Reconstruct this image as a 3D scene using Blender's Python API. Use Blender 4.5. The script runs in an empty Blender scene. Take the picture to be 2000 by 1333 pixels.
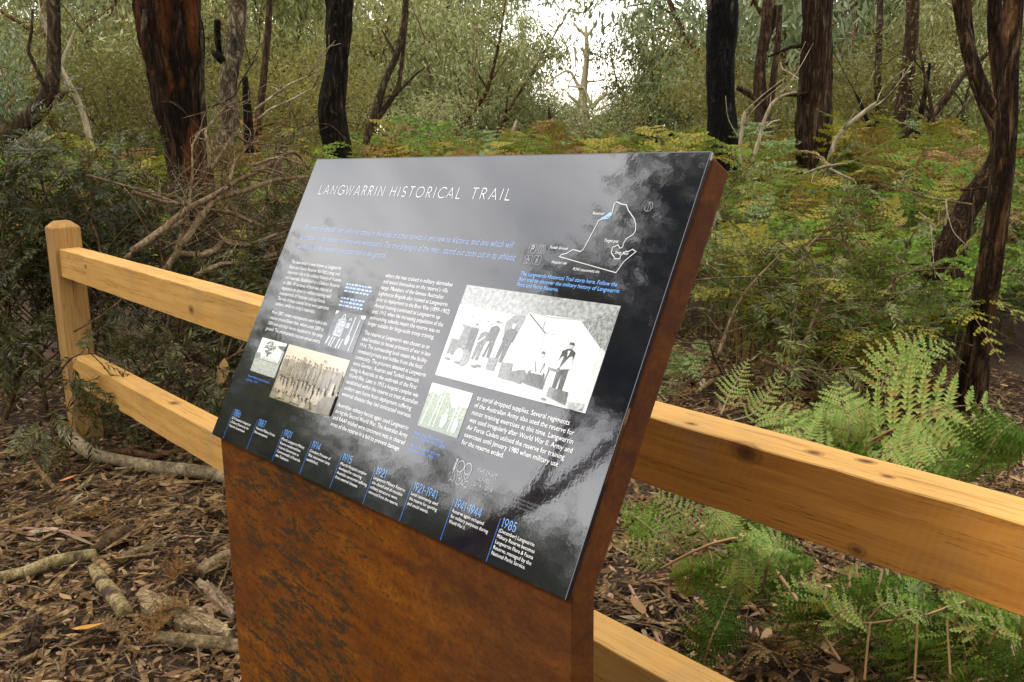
import bpy, math, random
import numpy as np
from mathutils import Matrix, Vector

scene = bpy.context.scene
COL = scene.collection
R_ = math.radians
# ------------------------------------------------------------------ camera
CAM = np.array([0.0, 0.0, 1.40])
FPX = 1843.9                                   # focal length in pixels of a 2000 px wide frame
FW = np.array([-0.7383, 0.6376, -0.2198]); FW /= np.linalg.norm(FW)
RT = np.array([0.6557, 0.7549, -0.0128]); RT -= FW * (RT @ FW); RT /= np.linalg.norm(RT)
UP = np.cross(RT, FW)
cam_d = bpy.data.cameras.new('camera')
cam_d.sensor_width = 36.0
cam_d.sensor_fit = 'HORIZONTAL'
cam_d.lens = 36.0 * FPX / 2000.0
cam_d.clip_start = 0.05
cam_d.clip_end = 1000.0
cam = bpy.data.objects.new('camera', cam_d)
COL.objects.link(cam)
cam.matrix_world = Matrix(((RT[0], UP[0], -FW[0], CAM[0]), (RT[1], UP[1], -FW[1], CAM[1]),
                           (RT[2], UP[2], -FW[2], CAM[2]), (0, 0, 0, 1)))
scene.camera = cam
# ------------------------------------------------------------------ sky and sun
SUN_DIR = np.array([-0.38, -0.60, 0.72]); SUN_DIR /= np.linalg.norm(SUN_DIR)
SUN_EL = math.asin(SUN_DIR[2]); SUN_AZ = math.atan2(SUN_DIR[0], SUN_DIR[1])
world = bpy.data.worlds.new('World')
scene.world = world
world.use_nodes = True
wt = world.node_tree
wt.nodes.clear()
w_out = wt.nodes.new('ShaderNodeOutputWorld')
w_bg = wt.nodes.new('ShaderNodeBackground'); w_bg.inputs['Strength'].default_value = 0.10
w_sky = wt.nodes.new('ShaderNodeTexSky'); w_sky.sky_type = 'NISHITA'; w_sky.sun_disc = False
w_sky.sun_elevation = SUN_EL; w_sky.sun_rotation = SUN_AZ
w_tc = wt.nodes.new('ShaderNodeTexCoord')
w_map = wt.nodes.new('ShaderNodeMapping'); w_map.inputs['Scale'].default_value = (1.6, 1.6, 4.0)
w_map.inputs['Location'].default_value = (0.3, 0.9, 0.1)
w_no = wt.nodes.new('ShaderNodeTexNoise'); w_no.inputs['Scale'].default_value = 1.3
w_no.inputs['Detail'].default_value = 6; w_no.inputs['Roughness'].default_value = 0.55
w_ra = wt.nodes.new('ShaderNodeValToRGB')
w_ra.color_ramp.elements[0].position = 0.30; w_ra.color_ramp.elements[0].color = (0.45, 0.45, 0.45, 1)
w_ra.color_ramp.elements[1].position = 0.55; w_ra.color_ramp.elements[1].color = (1, 1, 1, 1)
w_sep = wt.nodes.new('ShaderNodeSeparateXYZ')
w_el = wt.nodes.new('ShaderNodeValToRGB')       # cloud colour: warm low down, neutral above
w_el.color_ramp.elements[0].position = 0.02; w_el.color_ramp.elements[0].color = (1.0, 0.91, 0.76, 1)
w_el.color_ramp.elements[1].position = 0.15; w_el.color_ramp.elements[1].color = (0.99, 0.98, 0.98, 1)
w_mul = wt.nodes.new('ShaderNodeVectorMath'); w_mul.operation = 'SCALE'; w_mul.inputs['Scale'].default_value = 30.0
w_mix = wt.nodes.new('ShaderNodeMix'); w_mix.data_type = 'RGBA'
L = wt.links.new
L(w_tc.outputs['Generated'], w_map.inputs['Vector']); L(w_map.outputs['Vector'], w_no.inputs['Vector'])
L(w_no.outputs['Fac'], w_ra.inputs['Fac']); L(w_tc.outputs['Generated'], w_sep.inputs['Vector'])
L(w_sep.outputs['Z'], w_el.inputs['Fac']); L(w_el.outputs['Color'], w_mul.inputs[0])
L(w_ra.outputs['Color'], w_mix.inputs['Factor']); L(w_sky.outputs['Color'], w_mix.inputs[6])
L(w_mul.outputs['Vector'], w_mix.inputs[7]); L(w_mix.outputs[2], w_bg.inputs['Color'])
L(w_bg.outputs['Background'], w_out.inputs['Surface'])
sun_d = bpy.data.lights.new('sun', 'SUN')
sun_d.energy = 2.2; sun_d.angle = R_(14); sun_d.color = (1.0, 0.93, 0.82)
sun = bpy.data.objects.new('sun', sun_d); COL.objects.link(sun)
sun.rotation_euler = Vector(SUN_DIR).to_track_quat('Z', 'Y').to_euler()
sun.location = Vector(SUN_DIR) * 50
vs = scene.view_settings
vs.view_transform = 'Standard'; vs.look = 'None'; vs.exposure = 0.22; vs.gamma = 1.0; vs.use_curve_mapping = False
cy = scene.cycles
cy.max_bounces = 6; cy.diffuse_bounces = 3; cy.glossy_bounces = 3; cy.transmission_bounces = 3
cy.use_denoising = True
cy.sample_clamp_indirect = 8.0
cy.caustics_reflective = False; cy.caustics_refractive = False

# ------------------------------------------------------------------ survey helpers (frame position + distance -> place)
def ray(x, y):
    d = FW * FPX + RT * (x - 1000.0) - UP * (y - 666.5)
    return d
def P(x, y, D):
    """point on the sight line at horizontal distance D"""
    d = ray(x, y); return CAM + d * (D / math.hypot(d[0], d[1]))
def G(x, y, z=0.0):
    d = ray(x, y); return CAM + d * ((z - CAM[2]) / d[2])
def depth(p):
    return float((np.asarray(p) - CAM) @ FW)
# ------------------------------------------------------------------ object helpers
def tag(o, label=None, cat=None, group=None, kind=None):
    if label: o['label'] = label
    if cat: o['category'] = cat
    if group: o['group'] = group
    if kind: o['kind'] = kind
    return o
def empty(name, loc=(0, 0, 0), rz=0.0):
    o = bpy.data.objects.new(name, None); COL.objects.link(o)
    o.location = [float(v) for v in loc]; o.rotation_euler = (0, 0, rz); o.empty_display_size = 0.1
    return o
def mesh_data(name, V, F, smooth=False, mats=(), mi=None):
    """F: list of int arrays (k x n) or python lists of faces"""
    me = bpy.data.meshes.new(name)
    V = np.asarray(V, dtype=np.float32)
    idx, tot = [], []
    for f in F:
        f = np.asarray(f, dtype=np.int32)
        if f.size == 0: continue
        if f.ndim == 1: f = f[None, :]
        idx.append(f.ravel()); tot.append(np.full(len(f), f.shape[1], np.int32))
    idx = np.concatenate(idx); tot = np.concatenate(tot)
    me.vertices.add(len(V)); me.vertices.foreach_set('co', V.ravel())
    me.loops.add(len(idx)); me.loops.foreach_set('vertex_index', idx)
    me.polygons.add(len(tot))
    st = np.concatenate([[0], np.cumsum(tot)[:-1]]).astype(np.int32)
    me.polygons.foreach_set('loop_start', st); me.polygons.foreach_set('loop_total', tot)
    me.polygons.foreach_set('use_smooth', np.full(len(tot), bool(smooth)))
    for m in mats: me.materials.append(m)
    if mi is not None: me.polygons.foreach_set('material_index', np.asarray(mi, np.int32))
    me.update(calc_edges=True); me.validate()
    return me
def link(name, me, parent=None, loc=None):
    o = bpy.data.objects.new(name, me); COL.objects.link(o)
    if parent is not None: o.parent = parent
    if loc is not None: o.location = [float(v) for v in loc]
    return o
def obj(name, V, F, mat, parent=None, loc=None, smooth=False):
    return link(name, mesh_data(name, V, F, smooth, [mat]), parent, loc)
class MB:
    """collects geometry for one mesh"""
    def __init__(s): s.V = []; s.F = []; s.n = 0; s.mi = []
    def add(s, V, F, m=0):
        V = np.asarray(V, float)
        if not isinstance(F, list): F = [F]
        for f in F:
            f = np.asarray(f, int)
            if f.ndim == 1: f = f[None, :]
            s.F.append(f + s.n); s.mi += [m] * len(f)
        s.V.append(V); s.n += len(V)
    def data(s, name, mats, smooth=False):
        return mesh_data(name, np.concatenate(s.V), s.F, smooth, mats, s.mi)
def spline(pts, n):
    p = np.asarray(pts, float)
    if len(p) < 3:
        t = np.linspace(0, 1, n)[:, None]; return p[0] * (1 - t) + p[-1] * t
    q = np.vstack([2 * p[0] - p[1], p, 2 * p[-1] - p[-2]])
    out = []
    for u in np.linspace(0, len(p) - 1 - 1e-9, n):
        i = int(u); t = u - i
        a, b, c, d = q[i], q[i + 1], q[i + 2], q[i + 3]
        out.append(0.5 * (2 * b + (c - a) * t + (2 * a - 5 * b + 4 * c - d) * t * t + (3 * b - a - 3 * c + d) * t ** 3))
    return np.array(out)
def frames(c):
    T = np.gradient(c, axis=0); T /= np.linalg.norm(T, axis=1)[:, None] + 1e-12
    a = np.array([1.0, 0.13, 0.07]) if abs(T[0] @ np.array([1, .13, .07])) < .9 else np.array([0.05, 1.0, 0.1])
    N = np.zeros_like(c); n = a - T[0] * (a @ T[0]); n /= np.linalg.norm(n)
    for i in range(len(c)):
        n = n - T[i] * (n @ T[i]); n /= np.linalg.norm(n) + 1e-12; N[i] = n
    return T, N, np.cross(T, N)
def tube(c, r, sides=6, disp=None):
    c = np.asarray(c, float); m = len(c)
    r = np.broadcast_to(np.asarray(r, float), (m,))
    T, N, B = frames(c)
    a = np.arange(sides) * 2 * math.pi / sides
    rr = np.repeat(r[:, None], sides, 1)
    if disp is not None: rr = rr * disp
    V = c[:, None, :] + rr[..., None] * (np.cos(a)[None, :, None] * N[:, None, :] + np.sin(a)[None, :, None] * B[:, None, :])
    V = V.reshape(-1, 3)
    i = np.arange(m - 1)[:, None] * sides; j = np.arange(sides)[None, :]; k = (j + 1) % sides
    F = np.stack([i + j, i + k, i + k + sides, i + j + sides], -1).reshape(-1, 4)
    return V, [F, np.arange(sides)[::-1][None, :], (np.arange(sides) + (m - 1) * sides)[None, :]]
def vnoise(u, v, nu, nv, rng):
    """value noise, periodic in u (0..1), v 0..1"""
    g = rng.random((nu, nv + 2))
    x = (u % 1.0) * nu; i = np.floor(x).astype(int); fx = x - i; fx = fx * fx * (3 - 2 * fx)
    y = np.clip(v, 0, 1) * nv; j = np.floor(y).astype(int); fy = y - j; fy = fy * fy * (3 - 2 * fy)
    i0 = i % nu; i1 = (i + 1) % nu
    return (g[i0, j] * (1 - fx) + g[i1, j] * fx) * (1 - fy) + (g[i0, j + 1] * (1 - fx) + g[i1, j + 1] * fx) * fy
def bark_tube(pts, rad, sides, rings, seed, ridge=0.12, nr=22, lump=0.08, length=None):
    rng = np.random.default_rng(seed)
    pr = np.column_stack([np.asarray(pts, float), np.asarray(rad, float)])
    q = np.concatenate([[0], np.cumsum(np.linalg.norm(np.diff(pr[:, :3], axis=0), axis=1))])
    u = np.linspace(0, q[-1], max(rings * 3, 60)); s = np.column_stack([np.interp(u, q, pr[:, k]) for k in range(4)])
    w = max(1, int(len(u) * .03)); ker = np.hanning(2 * w + 3)[1:-1]; ker /= ker.sum()
    for _ in range(2):
        e = np.vstack([2 * s[0] - s[w:0:-1], s, 2 * s[-1] - s[-2:-w - 2:-1]]); s = np.column_stack([np.convolve(e[:, k], ker, 'valid') for k in range(4)])
    s = np.column_stack([np.interp(np.linspace(0, q[-1], rings), u, s[:, k]) for k in range(4)]); c = s[:, :3]; r = np.maximum(s[:, 3], .0004)
    ln = np.linalg.norm(np.diff(c, axis=0), axis=1).sum()
    U, Vv = np.meshgrid(np.arange(sides) / sides, np.linspace(0, 1, rings))
    wob = (vnoise(U, Vv, 5, max(2, int(ln * 2)), rng) - .5) * 0.06
    rd = np.abs(vnoise(U + wob, Vv, nr, max(2, int(ln * 2.5)), rng) * 2 - 1)
    rd2 = vnoise(U + wob, Vv, nr * 2, max(3, int(ln * 9)), rng)
    lp = vnoise(U, Vv, 4, max(2, int(ln * 1.6)), rng) - .5
    disp = 1 + ridge * (rd - .5) + ridge * .9 * (rd2 - .5) + lump * 2 * lp
    return tube(c, r, sides, disp)
def diamonds(base, d, s, Ln, Wd, fold=0.0, nrm=None, mid=0.45):
    """lanceolate leaf quads"""
    n = len(base); Ln = np.broadcast_to(Ln, (n,))[:, None]; Wd = np.broadcast_to(Wd, (n,))[:, None]
    m = base + d * Ln * mid
    lift = 0 if nrm is None else nrm * Wd * fold
    V = np.stack([base, m + s * Wd * .5 + lift, base + d * Ln, m - s * Wd * .5 + lift], 1).reshape(-1, 3)
    F = np.arange(n * 4).reshape(n, 4)
    return V, F
def unit(a):
    return a / (np.linalg.norm(a, axis=-1, keepdims=True) + 1e-12)
def long_leaves(base, d, nrm, Ln, Wd, curl, rng, seg=3):
    """curved leaf strips: n leaves, seg+1 stations"""
    n = len(base); s = unit(np.cross(d, nrm)); nrm = unit(np.cross(s, d))
    t = np.linspace(0, 1, seg + 2); prof = np.sin(np.pi * np.clip(t, 0, 1) ** .8); prof[0] = .06; prof[-1] = .02
    V = []
    side = (rng.random((n, 1)) - .5) * .5
    for k, tt in enumerate(t):
        c = base + d * (Ln * tt)[:, None] + nrm * (curl * Ln * (tt * tt))[:, None] + s * (side * Ln[:, None] * tt * tt)
        w = s * (Wd * .5 * prof[k])[:, None]
        V += [c + w, c - w + nrm * (Wd * .12)[:, None] * prof[k]]
    V = np.stack(V, 1)                        # n, 2*(seg+2), 3
    m = 2 * (seg + 2)
    f = np.array([[2 * k, 2 * k + 1, 2 * k + 3, 2 * k + 2] for k in range(seg + 1)])
    F = (np.arange(n)[:, None, None] * m + f[None]).reshape(-1, 4)
    return V.reshape(-1, 3), F
# ------------------------------------------------------------------ materials
MATS = {}
def new_mat(name):
    m = bpy.data.materials.new(name); m.use_nodes = True
    nt = m.node_tree; nt.nodes.clear()
    out = nt.nodes.new('ShaderNodeOutputMaterial'); b = nt.nodes.new('ShaderNodeBsdfPrincipled')
    nt.links.new(b.outputs[0], out.inputs['Surface'])
    return m, nt, b, out
def ramp(nt, cols, fac=None, inter='LINEAR'):
    r = nt.nodes.new('ShaderNodeValToRGB'); r.color_ramp.interpolation = inter
    e = r.color_ramp.elements
    while len(e) < len(cols): e.new(0.5)
    for k, (p, c) in enumerate(cols):
        e[k].position = p; e[k].color = (*c, 1) if len(c) == 3 else c
    if fac is not None: nt.links.new(fac, r.inputs['Fac'])
    return r
def noise(nt, vec, scale, detail=4, rough=.55, dist=0.0, stretch=None):
    if stretch is not None:
        mp = nt.nodes.new('ShaderNodeMapping'); mp.inputs['Scale'].default_value = stretch
        nt.links.new(vec, mp.inputs['Vector']); vec = mp.outputs['Vector']
    n = nt.nodes.new('ShaderNodeTexNoise'); n.inputs['Scale'].default_value = scale
    n.inputs['Detail'].default_value = detail; n.inputs['Roughness'].default_value = rough
    n.inputs['Distortion'].default_value = dist
    nt.links.new(vec, n.inputs['Vector']); return n.outputs['Fac']
def mixc(nt, fac, a, b, mode='MIX'):
    m = nt.nodes.new('ShaderNodeMix'); m.data_type = 'RGBA'; m.blend_type = mode
    for s, v in ((0, fac), (6, a), (7, b)):
        if isinstance(v, (int, float)): m.inputs[s].default_value = v
        elif isinstance(v, tuple): m.inputs[s].default_value = (*v, 1)
        else: nt.links.new(v, m.inputs[s])
    return m.outputs[2]
def math_(nt, op, a, b=None, clamp=False):
    m = nt.nodes.new('ShaderNodeMath'); m.operation = op; m.use_clamp = clamp
    for k, v in ((0, a), (1, b)):
        if v is None: continue
        if isinstance(v, (int, float)): m.inputs[k].default_value = v
        else: nt.links.new(v, m.inputs[k])
    return m.outputs[0]
def bump(nt, b, h, strength=.5, dist=.01):
    n = nt.nodes.new('ShaderNodeBump'); n.inputs['Strength'].default_value = strength; n.inputs['Distance'].default_value = dist
    nt.links.new(h, n.inputs['Height']); nt.links.new(n.outputs['Normal'], b.inputs['Normal'])
def ocoord(nt):
    t = nt.nodes.new('ShaderNodeTexCoord'); return t.outputs['Object']
def leaf_mat(name, cols, trans=.3, rough=.5, spec=.2, bl=.55):
    if name in MATS: return MATS[name]
    cols = [(c[0], c[1] * .96, c[2] * bl) for c in cols]
    m, nt, b, out = new_mat(name)
    g = nt.nodes.new('ShaderNodeNewGeometry')
    oi = nt.nodes.new('ShaderNodeObjectInfo')
    nse = noise(nt, ocoord(nt), 1.6, 2)
    f = math_(nt, 'ADD', math_(nt, 'MULTIPLY', g.outputs['Random Per Island'], .55), math_(nt, 'MULTIPLY', nse, .6))
    f = math_(nt, 'ADD', f, math_(nt, 'MULTIPLY', math_(nt, 'SUBTRACT', oi.outputs['Random'], .5), .42))
    n = len(cols)
    r = ramp(nt, [(0.12 + 0.8 * k / (n - 1), c) for k, c in enumerate(cols)], f)
    nt.links.new(r.outputs['Color'], b.inputs['Base Color'])
    b.inputs['Roughness'].default_value = rough; b.inputs['Specular IOR Level'].default_value = spec
    if trans > 0:
        t = nt.nodes.new('ShaderNodeBsdfTranslucent'); mx = nt.nodes.new('ShaderNodeMixShader')
        mx.inputs[0].default_value = trans
        nt.links.new(mixc(nt, .5, r.outputs['Color'], (.16, .17, .03)), t.inputs['Color'])
        nt.links.new(b.outputs[0], mx.inputs[1]); nt.links.new(t.outputs[0], mx.inputs[2])
        nt.links.new(mx.outputs[0], out.inputs['Surface'])
    MATS[name] = m; return m
def bark_mat(name, dark, mid, light, scale=9.0, *a_, **k_):
    return bark_mat_(name, dark, mid, light, scale * 2.6, *a_, **k_)
def bark_mat_(name, dark, mid, light, scale=9.0, stretch=(1, 1, .16), rough=.9, patch=None, patch2=None, bstr=.8, bd=.02, fiss=1.0):
    """furrowed bark; patch = (colour, noise scale, threshold, (zlo, zhi) or None)"""
    if name in MATS: return MATS[name]
    m, nt, b, out = new_mat(name)
    dark, mid, light = [(q[0], q[1] * .95, q[2] * .72) for q in (dark, mid, light)]
    c = ocoord(nt)
    n1 = noise(nt, c, scale, 6, .65, .4, stretch)
    n2 = noise(nt, c, scale * 3.2, 4, .65, 0, stretch); n0 = noise(nt, c, scale * .22, 3, .5)
    f = math_(nt, 'ADD', math_(nt, 'MULTIPLY', n1, .58), math_(nt, 'MULTIPLY', n2, .42))
    fc = math_(nt, 'ADD', math_(nt, 'MULTIPLY', f, .75), math_(nt, 'MULTIPLY', n0, .25))
    r = ramp(nt, [(.40, dark), (.50, mid), (.59, light)], fc)
    fi = noise(nt, c, scale * .55, 5, .62, .9, (stretch[0], stretch[1], stretch[2] * 1.7))
    fis = ramp(nt, [(0, (0, 0, 0)), (.06, (.35, .35, .35)), (.16, (1, 1, 1))], math_(nt, 'ABSOLUTE', math_(nt, 'SUBTRACT', fi, .5)))
    col = mixc(nt, math_(nt, 'MULTIPLY', math_(nt, 'SUBTRACT', 1.0, fis.outputs[0]), fiss), r.outputs['Color'], tuple(v * .45 for v in dark))
    f = math_(nt, 'ADD', f, math_(nt, 'MULTIPLY', fis.outputs[0], .7 * fiss))
    for pt in (patch, patch2):
        if not pt: continue
        pc, ps, th, zr = pt
        pn = noise(nt, c, ps, 4, .6, .3, (1, 1, .4))
        if zr:
            sp = nt.nodes.new('ShaderNodeSeparateXYZ'); nt.links.new(c, sp.inputs[0])
            up = ramp(nt, [(0, (0, 0, 0)), (1, (1, 1, 1))], math_(nt, 'DIVIDE', math_(nt, 'SUBTRACT', sp.outputs[2], zr[0]), .15, True)).outputs[0]
            dn = ramp(nt, [(0, (0, 0, 0)), (1, (1, 1, 1))], math_(nt, 'DIVIDE', math_(nt, 'SUBTRACT', zr[1], sp.outputs[2]), .15, True)).outputs[0]
            pn = math_(nt, 'MULTIPLY', pn, math_(nt, 'MULTIPLY', up, dn))
        pf = ramp(nt, [(th, (0, 0, 0)), (th + .07, (1, 1, 1))], pn)
        shade = mixc(nt, n2, tuple(.45 * v for v in pc), tuple(min(1, 1.35 * v) for v in pc))
        col = mixc(nt, pf.outputs[0], col, shade)
    nt.links.new(col, b.inputs['Base Color'])
    b.inputs['Roughness'].default_value = rough; b.inputs['Specular IOR Level'].default_value = .08
    bump(nt, b, f, bstr, bd)
    MATS[name] = m; return m
def wood_mat(name, a, bcol, c_, knots=(), saw=0.0, axis=0, rough=.6):
    m, nt, b, out = new_mat(name)
    c = ocoord(nt)
    st = [14, 14, 14]; st[axis] = 1.1
    st2 = [70, 70, 70]; st2[axis] = 2.5
    n1 = noise(nt, c, 1.6, 6, .6, 1.2, tuple(st)); n2 = noise(nt, c, 1.7, 4, .65, .2, tuple(st2))
    n3 = noise(nt, c, 3.2, 3, .5)
    f = math_(nt, 'ADD', math_(nt, 'MULTIPLY', n1, .6), math_(nt, 'MULTIPLY', n2, .4))
    r = ramp(nt, [(.28, c_), (.45, bcol), (.62, a)], f)
    col = mixc(nt, math_(nt, 'MULTIPLY', n3, .35), r.outputs[0], bcol)
    # brown resin streaks and nicks
    n4 = noise(nt, c, 2.2, 5, .6, .5, (1.5, 9, 9) if axis == 0 else (9, 9, 1.5))
    sk = ramp(nt, [(.66, (0, 0, 0)), (.78, (1, 1, 1))], n4)
    col = mixc(nt, math_(nt, 'MULTIPLY', sk.outputs[0], .45), col, tuple(v * .5 for v in c_))
    n5 = noise(nt, c, 1.0, 4, .6, .3, (1.2, 60, 60) if axis == 0 else (60, 60, 1.2))
    ck = ramp(nt, [(0, (1, 1, 1)), (.012, (0, 0, 0))], math_(nt, 'ABSOLUTE', math_(nt, 'SUBTRACT', n5, .57)))
    col = mixc(nt, math_(nt, 'MULTIPLY', ck.outputs[0], .7), col, tuple(v * .25 for v in c_))
    n6 = noise(nt, c, 6.5, 5, .65, .6)
    gy = ramp(nt, [(.52, (0, 0, 0)), (.70, (1, 1, 1))], n6)
    col = mixc(nt, math_(nt, 'MULTIPLY', gy.outputs[0], .30), col, (.22, .165, .10))
    h = f
    if saw > 0:
        wv = nt.nodes.new('ShaderNodeTexWave'); wv.wave_type = 'BANDS'; wv.bands_direction = 'X' if axis == 0 else 'Z'
        wv.inputs['Scale'].default_value = 24; wv.inputs['Distortion'].default_value = 2.5; wv.inputs['Detail'].default_value = 2
        mp = nt.nodes.new('ShaderNodeMapping'); mp.inputs['Rotation'].default_value = (0, R_(-14), 0)
        nt.links.new(c, mp.inputs[0]); nt.links.new(mp.outputs[0], wv.inputs['Vector'])
        msk = noise(nt, c, 5, 2, .5, 0, (1.6, 1, .7))
        mk = ramp(nt, [(.45, (0, 0, 0)), (.65, (1, 1, 1))], msk)
        sw = math_(nt, 'MULTIPLY', wv.outputs['Fac'], mk.outputs[0])
        col = mixc(nt, math_(nt, 'MULTIPLY', sw, saw), col, a)
        h = math_(nt, 'ADD', f, math_(nt, 'MULTIPLY', sw, .12))
    for (kx, ky, kz, kr) in knots:
        vm = nt.nodes.new('ShaderNodeVectorMath'); vm.operation = 'SUBTRACT'; nt.links.new(c, vm.inputs[0]); vm.inputs[1].default_value = (kx, ky, kz)
        sc = nt.nodes.new('ShaderNodeVectorMath'); sc.operation = 'MULTIPLY'; nt.links.new(vm.outputs[0], sc.inputs[0])
        sc.inputs[1].default_value = (.62, 1, 1) if axis == 0 else (1, 1, .62)
        ln = nt.nodes.new('ShaderNodeVectorMath'); ln.operation = 'LENGTH'; nt.links.new(sc.outputs[0], ln.inputs[0])
        dd = math_(nt, 'ADD', ln.outputs['Value'], math_(nt, 'MULTIPLY', math_(nt, 'SUBTRACT', n3, .5), kr * 1.8))
        kf = ramp(nt, [(0, (1, 1, 1)), (.40, (.80, .80, .80)), (.60, (.30, .30, .30)), (.72, (.50, .50, .50)), (1, (0, 0, 0))],
                  math_(nt, 'DIVIDE', dd, kr, True))
        col = mixc(nt, kf.outputs[0], col, (.09, .035, .012))
    nt.links.new(col, b.inputs['Base Color'])
    b.inputs['Roughness'].default_value = min(1, rough + .15); b.inputs['Specular IOR Level'].default_value = .12
    bump(nt, b, h, .5, .004)
    return m
def plain(name, col, rough=.6, spec=.4):
    if name in MATS: return MATS[name]
    m, nt, b, out = new_mat(name)
    b.inputs['Base Color'].default_value = (*col, 1); b.inputs['Roughness'].default_value = rough; b.inputs['Specular IOR Level'].default_value = spec
    MATS[name] = m; return m

# ================================================================== GROUND
gx = np.concatenate([-np.geomspace(300, 4.9, 46), np.linspace(-4.8, 1.4, 190), np.geomspace(1.5, 300, 46)])
gy = np.concatenate([-np.geomspace(300, .5, 36), np.linspace(-.4, 5.2, 170), np.geomspace(5.3, 300, 50)])
def ground_z(x, y):
    x = np.asarray(x, float); y = np.asarray(y, float)
    near = np.exp(-((x + 2) ** 2 + (y - 2) ** 2) / 60.0)
    z = .035 * np.sin(1.7 * x + .6 * np.sin(1.3 * y)) * np.sin(1.5 * y + .8) + .02 * np.sin(4.1 * x + 2.2 * y) * np.sin(3.7 * y - 1.1 * x)
    z += .010 * np.sin(11 * x + 3 * np.sin(5 * y)) * np.sin(13 * y + 2 * np.sin(7 * x)) * near
    D = np.hypot(x, y); t = np.clip((D - 5.5) / 7.5, 0, 1); t = t * t * (3 - 2 * t)
    return z - .01 + .40 * t * np.clip((y - 1.8) / 2.0, 0, 1)
GX, GY = np.meshgrid(gx, gy)
grng = np.random.default_rng(3)
GZ = ground_z(GX, GY)
jit = (np.abs(GX + 2) < 4) & (np.abs(GY - 2.3) < 3)
GZ = GZ + np.where(jit, (grng.random(GX.shape) - .5) * .016, 0)
V = np.stack([GX, GY, GZ], -1).reshape(-1, 3)
nx, ny_ = len(gx), len(gy)
i = np.arange(ny_ - 1)[:, None] * nx; j = np.arange(nx - 1)[None, :]
F = np.stack([i + j, i + j + 1, i + j + nx + 1, i + j + nx], -1).reshape(-1, 4)
m, nt, b, out = new_mat('leaf_mould')
c = ocoord(nt)
n1 = noise(nt, c, 22, 6, .7); n2 = noise(nt, c, 2.2, 4, .6); n3 = noise(nt, c, 75, 4, .7, .6)
r = ramp(nt, [(.34, (.014, .008, .005)), (.5, (.055, .032, .017)), (.66, (.15, .095, .055))], math_(nt, 'ADD', math_(nt, 'MULTIPLY', n1, .5), math_(nt, 'MULTIPLY', n3, .5)))
nt.links.new(mixc(nt, math_(nt, 'MULTIPLY', n2, .5), r.outputs[0], (.06, .037, .022)), b.inputs['Base Color'])
b.inputs['Roughness'].default_value = .95; b.inputs['Specular IOR Level'].default_value = .15
bump(nt, b, math_(nt, 'ADD', n1, n3), 1.0, .02)
tag(obj('ground', V, [F], m, smooth=True), kind='structure')

# ================================================================== SIGN
TL = np.array([-1.6019, 0.90589, 1.34835]); EX = np.array([.99955, .01705, .02469]); ES = np.array([.02981, -.46987, -.88223])
EX /= np.linalg.norm(EX); ES -= EX * (ES @ EX); ES /= np.linalg.norm(ES)
EN = np.cross(EX, -ES)                         # out of the face, towards the reader
PW, PH = 0.9, 0.5433
sign = empty('information_sign', (TL[0] + .45, TL[1] - .20, 0))
tag(sign, 'glossy black interpretive sign headed LANGWARRIN HISTORICAL TRAIL on a leaning rusty steel pedestal', 'sign')
# pedestal: a bent slab, lower part upright, upper part leaning back behind the panel
m, nt, b, out = new_mat('weathering_steel')
c = ocoord(nt)
warp = noise(nt, c, 2.2, 3, .5)
st = noise(nt, c, 1.0, 6, .62, .8, (2.6, 9, 16)); st2 = noise(nt, c, 1.0, 9, .76, .6, (15, 52, 60)); fine = noise(nt, c, 130, 5, .7); bl = noise(nt, c, 3.0, 4, .55)
mot = noise(nt, c, 34, 8, .78, .3, (.7, 1, 1.3))
base = ramp(nt, [(.34, (.036, .011, .004)), (.45, (.090, .0265, .0035)), (.55, (.158, .048, .0035)), (.66, (.25, .093, .005))], math_(nt, 'ADD', math_(nt, 'ADD', math_(nt, 'MULTIPLY', st, .42), math_(nt, 'MULTIPLY', bl, .20)), math_(nt, 'MULTIPLY', mot, .38)))
col = mixc(nt, math_(nt, 'MULTIPLY', ramp(nt, [(.5, (0, 0, 0)), (.62, (1, 1, 1))], fine).outputs[0], .55), base.outputs[0], (.045, .017, .006))
# dark scale left of centre, in broken horizontal streaks
sp = nt.nodes.new('ShaderNodeSeparateXYZ'); nt.links.new(c, sp.inputs[0])
xx = math_(nt, 'ABSOLUTE', math_(nt, 'ADD', sp.outputs[0], .17))
mask = ramp(nt, [(0, (1, 1, 1)), (.45, (.75, .75, .75)), (1, (0, 0, 0))], math_(nt, 'DIVIDE', xx, .34, True))
dk = math_(nt, 'MULTIPLY', st2, math_(nt, 'ADD', math_(nt, 'MULTIPLY', mask.outputs[0], .30), .74))
dk = math_(nt, 'MULTIPLY', dk, math_(nt, 'ADD', .72, math_(nt, 'MULTIPLY', st, .5)))
gr = noise(nt, c, 95, 6, .8, .3, (.8, 1, 1.3)); dk = math_(nt, 'ADD', dk, math_(nt, 'MULTIPLY', math_(nt, 'SUBTRACT', gr, .5), .62))
dkr = ramp(nt, [(.488, (0, 0, 0)), (.53, (1, 1, 1))], dk)
dkc = mixc(nt, gr, (.008, .006, .005), (.055, .036, .014))
col = mixc(nt, math_(nt, 'MULTIPLY', dkr.outputs[0], .93), col, dkc)
yl = ramp(nt, [(.60, (0, 0, 0)), (.72, (1, 1, 1))], noise(nt, c, 1.0, 6, .7, .5, (6, 30, 30)))
col = mixc(nt, math_(nt, 'MULTIPLY', yl.outputs[0], .35), col, (.26, .125, .010))
pu = ramp(nt, [(0, (0, 0, 0)), (1, (1, 1, 1))], math_(nt, 'DIVIDE', math_(nt, 'SUBTRACT', math_(nt, 'ADD', sp.outputs[0], math_(nt, 'MULTIPLY', math_(nt, 'SUBTRACT', bl, .5), .5)), .16), .22, True))
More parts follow.
